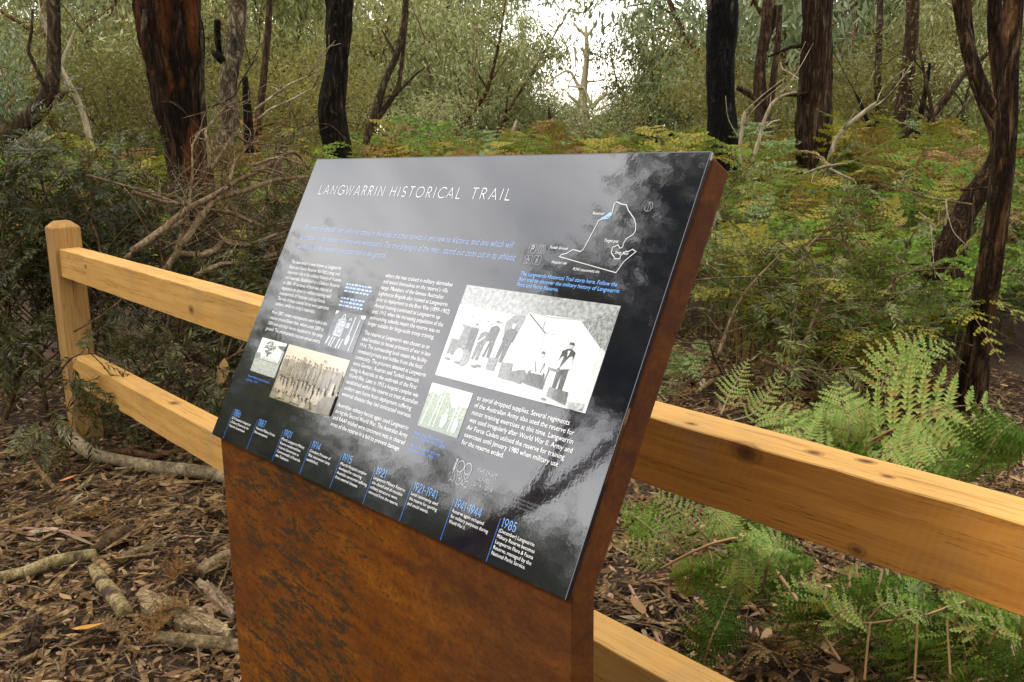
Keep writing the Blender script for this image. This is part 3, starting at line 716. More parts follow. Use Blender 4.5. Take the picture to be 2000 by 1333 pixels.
# row of soldiers, brown toned
sep = lambda v: (v * 1.05, v * .90, v * .66)
ph = Photo(.1450, .3498, .3380, .4453, (100, 49))
ph.poly([(0, 0), (100, 0), (100, 49), (0, 49)], prn(sep(.58), sep(.48), 60))
ph.poly([(0, 24), (100, 27), (100, 49), (0, 49)], prn(sep(.30), sep(.12), 160))
rg = random.Random(11); S1 = [prn(sep(v), sep(v * .55), 400) for v in (.20, .28, .36, .46)]; SD = prn(sep(.07)); SK = prn(sep(.34))
for k in range(20):
    x = 4 + k * 4.9 + rg.uniform(-.8, .8); hh = rg.uniform(17, 20)
    ph.man(x, 27.5 + rg.uniform(-1, 1.5) + k * .1, hh, rg.choice(S1[:3]), rg.choice(S1[:3]), SK, rg.choice([SD, S1[0]]), rg.uniform(-.05, .05))
    ph.ln([(x + 1.6, 26), (x + 2.2, 15)], .35, SD)
for k in range(13):
    x = 6 + k * 6.3 + rg.uniform(-1, 1); y = 38 + rg.uniform(-2, 2)
    ph.poly([(x - 4, y + 3), (x + 3, y + 3), (x + 3.4, y), (x + 1.6, y - 6), (x - 1.6, y - 6), (x - 3.2, y - 1)], rg.choice(S1[1:])); ph.ell(x, y - 7.6, 1.2, 1.7, SK, 9); ph.poly([(x - 1.7, y - 8.4), (x + 1.7, y - 8.4), (x + 1, y - 10), (x - 1, y - 10)], SD)
for k in range(9):
    x = 12 + k * 6.6; y = 45.5 + rg.uniform(-1, 1)
    ph.poly([(x - 5, y + 2), (x + 5, y + 2), (x + 4, y - 1), (x + 1, y - 3.4), (x - 2, y - 3), (x - 4, y - .5)], rg.choice(S1[1:])); ph.ell(x - 1, y - 4.6, 1.2, 1.5, SK, 9)
ph.poly([(84, 34), (100, 30), (100, 47), (80, 49), (78, 42)], prn(sep(.16), sep(.08), 200))
ph.poly([(90, 22), (93, 22), (94, 33), (88, 33)], S1[3])
ph.ln([(66, 5), (66.5, 14)], .3, SD); ph.poly([(66.5, 5), (69, 6), (66.6, 7)], SD)
ph.done()
# tree in a paddock
grn = lambda v: (v * .97, v * 1.02, v * .92)
ph = Photo(.0495, .3503, .1388, .4130, (60, 62))
ph.poly([(0, 0), (60, 0), (60, 62), (0, 62)], prn(grn(.72), grn(.60), 60)); ph.poly([(0, 36), (60, 37), (60, 62), (0, 62)], prn(grn(.46), grn(.26), 200))
rg = random.Random(5)
for k in range(60):
    a = rg.uniform(0, 6.28); q = rg.random() ** .6; cx = 26 + 12 * q * math.cos(a); cy_ = 14 + 11 * q * math.sin(a); ph.ell(cx, cy_, rg.uniform(1.2, 2.8), rg.uniform(.8, 1.8), prn(grn(.07), grn(.24), 500), 7)
ph.poly([(25.5, 22), (27.5, 22), (28, 37), (24, 37)], prn(grn(.07)))
for k in range(6): ph.poly([(4 + k * 9, 37), (4.5 + k * 9, 31), (8 + k * 9, 30.5), (11.5 + k * 9, 31), (12 + k * 9, 37)], prn(grn(.62)))
for k in range(14): ph.ln([(3 + k * 4, 39), (3 + k * 4, 34)], .6, prn(grn(.2)))
ph.poly([(0, 28), (9, 27), (13, 36), (0, 37)], prn(grn(.1), grn(.3), 300)); ph.poly([(42, 8), (60, 5), (60, 14), (50, 12)], prn(grn(.06))); ph.ln([(58, 8), (58, 37)], 1.2, prn(grn(.15)))
ph.done()
# wire nets on poles
ph = Photo(.5505, .3495, .6395, .4126, (60, 62))
ph.poly([(0, 0), (60, 0), (60, 62), (0, 62)], prn((.74, .74, .66), (.62, .64, .56), 40)); ph.poly([(0, 16), (8, 10), (14, 16), (20, 6), (30, 8), (34, 18), (40, 26), (47, 22), (60, 20), (60, 62), (0, 62)], prn((.10, .15, .085), (.36, .42, .31), 330))
ph.poly([(0, 40), (60, 44), (60, 62), (0, 62)], prn((.26, .33, .25), (.10, .14, .10), 500))
for x, tx in ((4, 9), (16, 20), (22, 24), (44, 47), (50, 51)): ph.ln([(x, 58), (tx, 2)], .9, prn((.66, .68, .60)))
for k in range(16):
    ph.ln([(0, 22 + 2.4 * k), (18, 20 + 2.6 * k)], .25, prn((.50, .55, .46))); ph.ln([(44, 26 + 2.2 * k), (60, 25 + 2.2 * k)], .25, prn((.50, .55, .46)))
ph.poly([(31, 38), (34, 33), (38, 37), (39, 46), (36, 55), (31, 55), (30, 46)], prn((.62, .64, .56), (.42, .45, .38), 200)); ph.ell(35, 31, 1.8, 2.4, prn((.66, .66, .58)), 9)
ph.poly([(48, 40), (53, 37), (56, 45), (54, 57), (48, 56)], prn((.22, .27, .42), (.55, .58, .60), 300))
ph.done()
# mess kit: bright spoon, fork, knife and mug on dark ground
ph = Photo(.2500, .2755, .3375, .3382, (60, 60))
ms = prn((.70, .74, .80), (.42, .46, .53), 90); mdk = prn((.045, .05, .06), (.10, .105, .12), 60)
ph.poly([(0, 0), (60, 0), (60, 60), (0, 60)], mdk)
ph.poly([(0, 0), (6, 0), (4, 4), (0, 6)], ms); ph.poly([(50, 0), (60, 0), (60, 5), (53, 6)], ms)
ph.poly([(10, 14), (16, 10), (24, 10), (28, 16), (26, 40), (9, 40)], prn((.45, .48, .54), (.12, .13, .16), 200)); ph.ln([(14, 16), (24, 17)], 1.4, ms); ph.ln([(13, 21), (25, 22)], 1.0, ms); ph.ln([(17, 10), (18, 4), (21, 4), (22, 10)], 1.1, ms); ph.ln([(10, 38), (26, 39)], 1.0, ms)
ph.ln([(31, 12), (34, 7), (36, 12)], 1.0, ms); ph.poly([(30, 16), (36, 15), (36, 24), (29, 25)], prn((.36, .38, .43)))
ph.ell(41, 42, 3.4, 8.5, ms, 14); ph.ln([(41, 34), (42, 4)], 1.5, ms); ph.ln([(52, 8), (50, 58)], 1.3, ms)
for x, y in ((2, 55), (9, 57), (14, 58), (24, 58), (30, 58)): ph.ln([(x, y), (x + 3, 42)], 2.0, ms)
ph.done()
# ================================================================== FENCE
FY = 1.2274
def timber(name, size, mat, parent, loc, front=None, seed=0):
    """sawn timber along x: softened, slightly ragged arrises; front = own material for the face towards the path"""
    rg = random.Random(seed); sx, sy, sz = size; n = 46; e = .0022
    sec = [(-sy / 2 + e, sz / 2), (sy / 2 - e, sz / 2), (sy / 2, sz / 2 - e), (sy / 2, -sz / 2 + e), (sy / 2 - e, -sz / 2), (-sy / 2 + e, -sz / 2), (-sy / 2, -sz / 2 + e), (-sy / 2, sz / 2 - e)]
    V = []
    for k in range(n):
        x = -sx / 2 + sx * k / (n - 1)
        rag = [rg.gauss(0, .0006) for _ in range(4)]
        for q, (y, z) in enumerate(sec):
            c_ = (q + 1) // 2 % 4; V.append((x, y + (rag[c_] if y < 0 else -rag[c_]), z + rag[c_]))
    i = np.arange(n - 1)[:, None] * 8; j = np.arange(8)[None]; F = np.stack([i + j, i + (j + 1) % 8, i + 8 + (j + 1) % 8, i + 8 + j], -1).reshape(-1, 4)
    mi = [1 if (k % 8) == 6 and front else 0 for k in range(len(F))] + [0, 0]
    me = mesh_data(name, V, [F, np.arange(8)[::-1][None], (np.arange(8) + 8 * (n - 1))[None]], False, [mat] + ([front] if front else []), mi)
    bmx = bmesh.new(); bmx.from_mesh(me); bmesh.ops.recalc_face_normals(bmx, faces=bmx.faces); bmx.to_mesh(me); bmx.free()
    return link(name, me, parent, loc)
WA, WB, WC = (.54, .315, .098), (.45, .242, .064), (.25, .115, .026)
fence = empty('post_and_rail_fence', (-4.578, 1.27, 0))
tag(fence, 'new yellow timber post and rail fence running behind the information sign', 'fence')
fo = np.array([-4.578, 1.27, 0])
post_m = wood_mat('post_timber', (.40, .235, .085), (.29, .160, .050), (.14, .070, .020), axis=2, rough=.75)
def make_post(x, seed):
    bm = bmesh.new(); h = .060; zt = .990; zp = 1.018
    rings = [(-.35, h), (.1, h), (.5, h), (zt, h), (zp, h * .50)]
    vs_ = [[bm.verts.new((sx * r, sy * r, z)) for sx, sy in ((-1, -1), (1, -1), (1, 1), (-1, 1))] for z, r in rings]
    for a, c_ in zip(vs_[:-1], vs_[1:]):
        for k in range(4): bm.faces.new((a[k], a[(k + 1) % 4], c_[(k + 1) % 4], c_[k]))
    bm.faces.new(vs_[-1]); bm.faces.new(vs_[0][::-1])
    bmesh.ops.bevel(bm, geom=[e for e in bm.edges], offset=.0025, segments=2, affect='EDGES')
    me = bpy.data.meshes.new('post'); bm.to_mesh(me); bm.free(); me.materials.append(post_m)
    return link('post', me, fence, (x - fo[0], 0, 0))
make_post(-4.578, 1); make_post(-1.96, 2)
r1 = wood_mat('rail_timber_a', WA, WB, WC, knots=[(.16, -.046, -.018, .020), (-.93, -.046, .02, .014)])
r2 = wood_mat('rail_timber_b', WA, WB, WC, knots=[(.4, -.02, .06, .03), (.75, -.046, -.02, .02), (-.2, .0, .06, .02)])
RX = 1.35
def knot_at(px, py, face):
    if face == 'front':
        d = ray(px, py); q = CAM + d * ((FY - CAM[1]) / d[1])
    else:
        q = G(px, py, .8985)
    return q
kn = []
cxr = (-1.89 + .80) / 2; czr = (.8985 + .772) / 2; cyr = FY + .0455
for (px, py, fc, kr) in ((1456, 885, 'front', .019), (1674, 1076, 'front', .014), (1590, 884, 'top', .011), (1691, 901, 'top', .011), (1734, 931, 'top', .008), (1350, 828, 'top', .010)):
    q = knot_at(px, py, fc); kn.append((q[0] - cxr, q[1] - cyr, q[2] - czr, kr))
r3 = wood_mat('rail_timber_c', WA, WB, WC, knots=kn)
r3_shaded = wood_mat('rough_sawn_shaded_face', (.46, .205, .040), (.35, .146, .027), (.17, .064, .011), knots=kn, saw=.28, rough=.8)
timber('rail', (2.62, .091, .1265), r1, fence, ((-4.54 - 1.92) / 2 - fo[0], cyr - fo[1], czr), seed=1)
timber('rail', (2.62, .091, .130), r2, fence, ((-4.54 - 1.92) / 2 - fo[0], cyr - fo[1], .340), seed=2)
timber('rail', (2.69, .091, .1265), r3, fence, (cxr - fo[0], cyr - fo[1], czr), r3_shaded, seed=3)   # rough sawn face towards the path, its shade painted in as browner colour
timber('rail', (2.69, .091, .130), r2, fence, (cxr - fo[0], cyr - fo[1], .340), seed=4)

# ================================================================== TREES
GREY_G = leaf_mat('gum_leaf', [(.040, .052, .018), (.115, .138, .050), (.225, .250, .095), (.36, .365, .165)], .26, .5, bl=.95)
YEL_G = leaf_mat('gum_leaf_pale', [(.085, .105, .032), (.195, .220, .072), (.31, .325, .125), (.43, .41, .19)], .30, .5, bl=.95)
BLU_G = leaf_mat('gum_leaf_blue', [(.028, .046, .022), (.090, .125, .060), (.185, .232, .120), (.30, .34, .19)], .25, .5, bl=.95)
TEA = leaf_mat('tea_tree_leaf', [(.065, .062, .024), (.130, .122, .046), (.200, .185, .072), (.28, .235, .10)], .35, .6)
TWIG = bark_mat('twig_bark', (.07, .050, .036), (.15, .112, .085), (.27, .215, .17), 14, (1, 1, .3), fiss=.3)
LIMB = bark_mat('limb_bark', (.05, .028, .018), (.13, .075, .050), (.25, .165, .115), 9, (1, 1, .25), fiss=.3)
def gum_prefab(name, seed, H, nst, spread, leaves, Lf, Wf, lmat, smat, low=.28, r0=.09, branches=9, sig=.30, droop=.9):
    rng = np.random.default_rng(seed)
    tr = MB(); lb = MB(); cl = []
    for s in range(nst):
        az = 2 * math.pi * (s + rng.random() * .6) / max(1, nst); ln = spread * (0.5 + rng.random())
        hh = H * rng.uniform(.72, .95)
        dxy = np.array([math.cos(az), math.sin(az)]) * ln * H
        pts = np.array([[*(dxy * t ** 1.15 + rng.normal(0, .035 * H, 2) * (t > .1)), hh * t] for t in (0, .12, .3, .5, .72, 1.0)])
        pts[0, :2] = dxy * .03; pts[0, 2] = -.1
        rr = r0 * rng.uniform(.75, 1.15) * np.array([1.25, 1.0, .82, .62, .4, .12])
        V, Fc = bark_tube(pts, rr, 10, 22, seed * 7 + s, .10, 9, .08); tr.add(V, Fc)
        sp_ = spline(pts, 40); rs = spline(np.column_stack([rr, rr, rr]), 40)[:, 0]
        for k in range(branches):
            t = low + (1 - low) * (k + rng.random() * .8) / branches; i_ = min(39, int(t * 39))
            a = az + rng.uniform(-1.9, 1.9); le = H * rng.uniform(.16, .34) * (1.15 - .6 * t)
            e = sp_[i_] + np.array([math.cos(a) * le, math.sin(a) * le, le * rng.uniform(.15, .9)])
            mid = (sp_[i_] + e) / 2 + rng.normal(0, .08 * le, 3) + np.array([0, 0, .10 * le])
            c_ = spline([sp_[i_], mid, e], 6); V, Fc = tube(c_, np.linspace(max(.008, rs[i_] * .55), .006, 6), 5); lb.add(V, Fc)
            cl += [e, mid + rng.normal(0, .15, 3)]
            for q in range(1):
                e2 = mid + np.array([rng.normal(0, .5 * le), rng.normal(0, .5 * le), rng.uniform(-.1, .5) * le]); V, Fc = tube(spline([mid, (mid + e2) / 2 + rng.normal(0, .05, 3), e2], 5), np.linspace(.009, .004, 5), 4); lb.add(V, Fc)
                cl.append(e2)
    cl = np.array(cl); n = leaves
    ci = rng.integers(0, len(cl), n); wt = rng.random(len(cl)) ** 1.3 + .06; ci = rng.choice(len(cl), n, p=wt / wt.sum()); sz = (sig * (.38 + .85 * wt))[ci]
    off = rng.normal(0, 1, (n, 3)) * sz[:, None] * np.array([1, 1, .75])
    base = cl[ci] + off
    d = unit(rng.normal(0, .55, (n, 3)) + unit(off) * .35 + np.array([0, 0, -droop])); sd = unit(np.cross(d, rng.normal(0, 1, (n, 3))))
    V, F = diamonds(base, d, sd, Lf * rng.uniform(.6, 1.3, n), Wf * rng.uniform(.7, 1.3, n))
    ok = base[:, 2] > .25
    F = F[ok]
    cm = mesh_data('crown', V, [F], False, [lmat])
    return dict(trunk=tr.data('trunk', [smat], True), limbs=lb.data('limbs', [smat], True), crown=cm)
PF = {
 'bushy': gum_prefab('bushy', 1, 6.0, 5, .34, 9500, .19, .046, GREY_G, LIMB, .25, .085),
 'bushy_b': gum_prefab('bushy_b', 2, 7.0, 4, .26, 9500, .20, .046, YEL_G, LIMB, .28, .085),
 'tall': gum_prefab('tall', 3, 10.0, 2, .12, 11000, .22, .048, GREY_G, LIMB, .16, .13, 13),
 'tall_b': gum_prefab('tall_b', 4, 11.0, 1, .10, 10000, .22, .048, BLU_G, LIMB, .14, .15, 24),
 'blue': gum_prefab('blue', 5, 5.5, 4, .30, 9500, .18, .046, BLU_G, LIMB, .2, .07),
 'tea': gum_prefab('tea', 6, 3.4, 9, .28, 17000, .075, .020, TEA, TWIG, .15, .028, 8, .22, .0),
 'tea_b': gum_prefab('tea_b', 7, 2.6, 8, .36, 13000, .085, .024, GREY_G, TWIG, .1, .022, 8, .22, .1),
}
def place_tree(name, label, cat, kind, loc, s=1.0, rz=0.0, group=None, crown_mat=None):
    e = empty(name, loc, rz); e.scale = (s, s, s); tag(e, label, cat, group)
    for k in ('trunk', 'limbs', 'crown'):
        o = link('branches' if k == 'limbs' else k, PF[kind][k], e)
        if k == 'limbs': o['kind'] = 'stuff'
    return e
def GD(px, D, z=0.0):
    """ground place on the sight line column px, at distance D"""
    q = P(px, 300, D); return np.array([q[0], q[1], z])
# the trees one can tell apart in the middle distance
rngt = random.Random(21)
place_tree('bushy_gum_tree', 'many-stemmed bushy gum with stems fanning from one base, above the title end of the sign', 'tree', 'bushy', GD(905, 24), .92, .4)
place_tree('bushy_gum_tree', 'round-crowned gum just beyond the dead white tree, on its charred-trunk side', 'tree', 'bushy', GD(1285, 22), .66, 2.3)
place_tree('gum_tree', 'pale leafy gum right behind the slim forked leaning tree', 'tree', 'bushy_b', GD(760, 27), 1.1, 1.1)
place_tree('gum_tree', 'pale green gum between the bushy gum and the gap of sky', 'tree', 'bushy_b', GD(975, 29), .70, 2.6)
place_tree('gum_tree', 'blue-green gum filling the space between charred trunk and stringybark', 'tree', 'blue', GD(1500, 21), 1.35, .2)
place_tree('gum_tree', 'dense leafy gum beyond the stringybark trunk, over the leaning bough', 'tree', 'bushy', GD(1690, 24), 1.15, 4.0)
place_tree('gum_tree', 'drooping gum at the far end of the fern field, behind the bent tree', 'tree', 'tall', GD(1870, 20), .8, 5.0)
place_tree('gum_tree', 'hanging gum foliage behind the curved trunk by the timber post', 'tree', 'tall', GD(150, 18), .85, 1.7)
place_tree('gum_tree', 'gum with drooping leaves just past the big red-brown trunk', 'tree', 'tall_b', GD(230, 22), .8, 3.0)
place_tree('gum_tree', 'leafy gum behind the white and black trunk', 'tree', 'bushy_b', GD(540, 22), 1.1, .9)
for (px, D, k, s, rz, lb) in ((250, 14.5, 'tea', 1.0, .3, 'feathery olive tea-tree shrub left of the red-brown trunk'), (340, 17, 'tea', 1.0, 1.5, 'feathery shrub showing behind the base of the red-brown trunk'),
                             (590, 15.5, 'tea', .95, 2.5, 'wispy tea-tree with bare twigs beside the dark bent trunk'), (820, 19, 'tea_b', .85, .7, 'low green shrub at the foot of the bushy gum'), (1080, 24, 'tea_b', .9, 3.3, 'small shrub at the foot of the dead white tree'),
                             (1180, 21, 'tea_b', .85, 4.4, 'low dark shrub hard by the dead white trunk'), (1440, 17, 'tea', .9, 5.2, 'brown feathery shrub behind the charred trunk'), (1700, 18, 'tea', .9, 1.9, 'brownish tea-tree shrub past the stringybark'), (1820, 17, 'tea', .95, 0.1, 'olive shrub behind the crossing thin stems'), (1930, 16, 'tea_b', 1.0, 2.9, 'green shrub behind the bent furrowed tree')):
    place_tree('tea_tree_shrub', lb, 'shrub', k, GD(px, D), s, rz)
for k in range(46):                                          # the wood behind
    px = -160 + 2320 * (k + rngt.random()) / 46; D = rngt.uniform(28, 46)
    gap = 940 < px < 1330
    if gap: kd, s = rngt.choice(['blue', 'bushy']), rngt.uniform(.40, .55) + .4 * max(0, abs(px - 1140) - 90) / 100; D = rngt.uniform(40, 48)
    else: kd, s = rngt.choice(['bushy', 'bushy_b', 'tall', 'tall_b', 'blue', 'tall']), rngt.uniform(.85, 1.25)
    q = GD(px, D)
    place_tree('gum_tree', 'gum tree in the hazy wood closing the view behind the fern field', 'tree', kd, q, s, rngt.uniform(0, 6.28), 'gum trees of the wood behind')
# farther wood that reads as one mass
rng = np.random.default_rng(8); n = 52000
pxs = rng.uniform(-350, 2350, n); Ds = rng.uniform(52, 78, n)
hmax = np.where((pxs > 1030) & (pxs < 1250), 2.6, 6.5) * (.8 + .35 * np.sin(pxs * .013) * np.sin(pxs * .031 + 1))
B = np.array([GD(a, d_) for a, d_ in zip(pxs, Ds)]); B[:, 2] = hmax * rng.random(n) ** .8 + .1
lump = vnoise(pxs / 2700 + .2, B[:, 2] / 12, 60, 9, rng) > .36
d = unit(rng.normal(0, .6, (n, 3)) + np.array([0, 0, -.6])); sd = unit(np.cross(d, rng.normal(0, 1, (n, 3))))
V, F = diamonds(B, d, sd, rng.uniform(.3, .6, n), rng.uniform(.12, .24, n)); F = F[lump]
o = obj('distant_woodland', V, [F], GREY_G); tag(o, kind='stuff')

# ---- trunks close by
M_RED = bark_mat('red_stringybark', (.010, .006, .004), (.042, .022, .012), (.105, .060, .036), 11, (1, 1, .09), patch=((.098, .030, .008), 2.4, .50, None), bstr=1.0, bd=.04)
M_DARK = bark_mat('dark_bark', (.005, .004, .003), (.024, .016, .011), (.085, .058, .042), 12, (1, 1, .16), patch=((.010, .009, .009), 3.0, .53, None), bstr=1.0, bd=.03)
M_CHAR = bark_mat('charred_bark', (.0025, .0025, .0025), (.008, .0075, .007), (.036, .032, .028), 10, (1, 1, .2), patch=((.20, .145, .11), 1.7, .52, (1.95, 9)), patch2=((.05, .044, .040), 9.0, .60, None), rough=.8, bstr=1.0, bd=.03)
M_STRING = bark_mat('brown_stringybark', (.028, .016, .010), (.085, .052, .034), (.175, .120, .084), 13, (1, 1, .07), bstr=1.0, bd=.04)
M_WHITE = bark_mat('bleached_wood', (0.1728, 0.1368, 0.1080), (0.3168, 0.2736, 0.2304), (0.4464, 0.4104, 0.3600), 8, (1, 1, .2), patch=((.10, .08, .06), 5.0, .56, None), bstr=.7, bd=.01, fiss=.4)
M_PALE = bark_mat('sun_bleached_wood', (.22, .185, .15), (.42, .37, .31), (.60, .55, .48), 8, (1, 1, .2), bstr=.4, bd=.01, fiss=.25)
M_MOTT = bark_mat('mottled_burnt_bark', (0.0620, 0.0465, 0.0341), (0.1860, 0.1519, 0.1240), (0.2976, 0.2604, 0.2232), 7, (1, 1, .3), patch=((.012, .011, .011), 2.4, .50, None), bstr=.8, bd=.02)
M_GREYB = bark_mat('grey_brown_bark', (0.0375, 0.0260, 0.0180), (0.0900, 0.0650, 0.0475), (0.1500, 0.1175, 0.0900), 9, (1, 1, .25), bstr=.7, bd=.015)
M_FURR = bark_mat('furrowed_bark', (.018, .010, .006), (.085, .048, .029), (.215, .142, .095), 11, (1, 1, .11), patch=((.16, .075, .030), 3.0, .55, None), bstr=1.0, bd=.04)
M_BROWN = bark_mat('pinkish_brown_bark', (0.0375, 0.0210, 0.0150), (0.0825, 0.0525, 0.0390), (0.1250, 0.0900, 0.0700), 9, (1, 1, .2), bstr=.6, bd=.015)
def px_path(pts, D):
    """frame polyline (x, y, width) at distance(s) D -> points, radii"""
    Q, R2 = [], []
    for k, (x, y, w) in enumerate(pts):
        dd = D[k] if isinstance(D, (list, tuple)) else D
        q = P(x, y, dd); Q.append(q); R2.append(w * .5 * depth(q) / FPX)
    return np.array(Q), np.array(R2)
def trunk_thing(name, label, pts, D, mat, top=7.5, ground=True, crown=None, seed=1, sides=30, ridge=.12, nr=22, lump=.07, cat='tree', branches=(), bmat=None, crown_s=.8):
    Q, r_ = px_path(pts, D)
    if Q[0, 2] < Q[-1, 2]: Q, r_ = Q[::-1], r_[::-1]
    if top:
        dirn = unit(Q[0] - Q[1]); k = max(.5, top - Q[0, 2])
        Q = np.vstack([Q[0] + (dirn * np.array([.5, .5, 1])) / max(.4, dirn[2]) * k, Q]); r_ = np.concatenate([[r_[0] * .62], r_])
    if ground and Q[-1, 2] > .05:
        dn = unit(Q[-1] - Q[-2]) if len(Q) > 2 else np.array([0, 0, -1.]); dn[2] = -max(.8, -dn[2]); dn = dn / -dn[2]
        foot = Q[-1] + dn * (Q[-1, 2] + .12) * np.array([.5, .5, 1]); Q = np.vstack([Q, foot]); r_ = np.concatenate([r_, [r_[-1] * 1.18]])
    base = np.array([Q[-1, 0], Q[-1, 1], max(0., Q[-1, 2]) if not ground else 0.0])
    e = empty(name, base); tag(e, label, cat)
    V, F = bark_tube(Q - base, r_, sides, int(min(150, 24 + 18 * np.linalg.norm(np.diff(Q, axis=0), axis=1).sum())), seed, ridge, nr, lump)
    obj('trunk', V, F, mat, e, smooth=True)
    for bi, (bp, bD) in enumerate(branches):
        Qb, rb = px_path(bp, bD)
        V, F = bark_tube(Qb - base, rb, 9, 8 * len(Qb), seed * 31 + bi, .12, 7, .1)
        obj('branch', V, F, bmat or mat, e, smooth=True)
    if cat in ('dead bough', 'branch', 'sapling') or 'dead' in name:
        rg = random.Random(seed * 5 + 1); ctr = Q - base
        for q in range(3):
            i_ = rg.randrange(0, max(1, len(ctr) - 2)); o_ = ctr[i_]; ax = unit(ctr[i_] - ctr[i_ + 1]); le = rg.uniform(.25, .7) * (1 if 'tree' not in name else 1.6)
            d1 = unit(ax + np.array([rg.gauss(0, .7), rg.gauss(0, .7), rg.gauss(.1, .4)])); m1 = o_ + d1 * le * .5 + np.array([rg.gauss(0, .05), rg.gauss(0, .05), rg.gauss(.03, .04)])
            V, F = tube(spline([o_, m1, o_ + d1 * le + np.array([0, 0, rg.uniform(-.05, .15)])], 9), np.linspace(max(.005, r_[i_] * .4), .003, 9), 5); obj('twig', V, F, mat, e, smooth=True)
    if crown:
        ct = Q[0] - base
        for k in ('limbs', 'crown'):
            o = link('branches' if k == 'limbs' else k, PF[crown][k], e); o.scale = (crown_s,) * 3; o['kind'] = 'stuff'; o.location = [float(ct[0]), float(ct[1]), float(ct[2] - .8)]
    return e
trunk_thing('stringybark_tree', 'thick reddish brown stringybark with a raw orange patch, leaning beside the brush pile', [(325, -30, 135), (330, 55, 122), (340, 150, 104), (352, 230, 90), (366, 300, 82), (376, 370, 82), (380, 420, 92)], 7.0, M_RED, 7, True, 'tall', 3, 44, .16, 26, crown_s=.55,
            branches=[([(400, 330, 20), (398, 250, 14), (394, 150, 10), (392, 60, 8)], 6.9), ([(286, 20, 16), (280, 60, 10), (278, 80, 5)], 6.85)], bmat=M_GREYB)
trunk_thing('dark_bent_tree', 'dark kinked trunk with flaking blackish bark rising behind the top edge of the sign', [(664, -30, 58), (663, 55, 52), (658, 130, 46), (648, 195, 50), (644, 235, 52), (655, 270, 54), (662, 310, 54), (663, 340, 58)], 9.3, M_DARK, 8, True, 'tall_b', 5, 32, .17, 18, .10, crown_s=.5)
trunk_thing('charred_tree', 'straight trunk burnt jet black with a grey unburnt strip near its top', [(1412, -30, 58), (1411, 55, 60), (1406, 130, 54), (1409, 200, 54), (1412, 260, 62), (1413, 310, 68)], 10.5, M_CHAR, 8, True, 'tall', 7, 32, .10, 14, .06, crown_s=.5,
            branches=[([(1440, 170, 10), (1460, 178, 9), (1476, 196, 7), (1482, 210, 5)], 10.4)], bmat=M_GREYB)
trunk_thing('brown_stringybark_tree', 'wide straight brown stringybark with long vertical fibres in the fern field', [(1598, -30, 56), (1597, 55, 58), (1594, 130, 60), (1591, 200, 66), (1588, 250, 72), (1592, 310, 66)], 10.8, M_STRING, 8, True, 'tall_b', 9, 44, .15, 34, .05, crown_s=.5,
            branches=[([(1578, 182, 8), (1556, 186, 7), (1530, 186, 6)], 10.6), ([(1568, 90, 9), (1545, 92, 7), (1522, 102, 5), (1500, 112, 4)], 10.7)])
trunk_thing('mottled_tree', 'crooked trunk mottled white and burnt black behind the red-brown stringybark', [(466, -30, 34), (464, 55, 34), (458, 100, 36), (448, 140, 36), (440, 180, 34), (448, 220, 40), (455, 250, 34), (432, 285, 32), (428, 320, 34)], 10.5, M_MOTT, 7, True, 'bushy_b', 11, 24, .10, 10, .12, crown_s=.4,
            branches=[([(437, 120, 16), (428, 112, 18), (418, 104, 12), (414, 98, 6)], 10.4), ([(425, 40, 14), (424, 80, 13), (432, 120, 12)], 10.6)], bmat=M_DARK)
trunk_thing('thin_brown_tree', 'thin upright pinkish brown trunk just behind the mottled black and white tree', [(528, -30, 12), (524, 55, 13), (516, 140, 14), (508, 220, 16), (500, 270, 18), (498, 320, 20)], 12.0, M_BROWN, 7, True, 'bushy_b', 13, 14, .07, 8, .06, crown_s=.45)
trunk_thing('thin_dark_tree', 'short dark reddish stem at the foot of the thin brown tree', [(478, 150, 12), (482, 200, 16), (486, 250, 18), (486, 310, 20)], 11.5, M_DARK, 0, True, None, 14, 14, .10, 8, .06)
trunk_thing('curved_tree', 'curved smooth brown trunk sweeping in behind the timber post', [(104, -30, 24), (106, 55, 26), (106, 110, 26), (104, 150, 27), (100, 185, 34), (80, 215, 38), (48, 238, 36), (10, 262, 38), (-40, 300, 42)], 7.2, M_GREYB, 6, True, 'tall', 15, 22, .08, 10, .06, crown_s=.5,
            branches=[([(92, 180, 9), (74, 140, 8), (54, 100, 7), (62, 60, 6), (64, 20, 5)], 7.1), ([(110, 195, 18), (122, 185, 9), (130, 178, 3)], 7.1), ([(70, 150, 5), (90, 165, 4), (120, 182, 3)], 7.0)])
trunk_thing('forked_tree', 'slim forked tree leaning over, standing between dark trunk and bushy gum', [(795, -30, 12), (788, 55, 13), (776, 110, 13), (752, 155, 14), (740, 195, 17), (732, 230, 17), (718, 260, 15), (712, 300, 15)], 13, M_GREYB, 7, True, 'bushy_b', 17, 16, .09, 8, .08, crown_s=.5,
            branches=[([(732, 240, 12), (750, 215, 12), (768, 190, 11), (780, 165, 9), (784, 130, 8), (790, 80, 7), (796, 20, 6)], 13), ([(770, 188, 7), (790, 168, 6), (812, 146, 4), (830, 132, 3)], 13), ([(750, 190, 5), (770, 186, 5), (784, 170, 4)], 12.9), ([(772, 105, 6), (758, 80, 4), (745, 58, 3)], 13)])
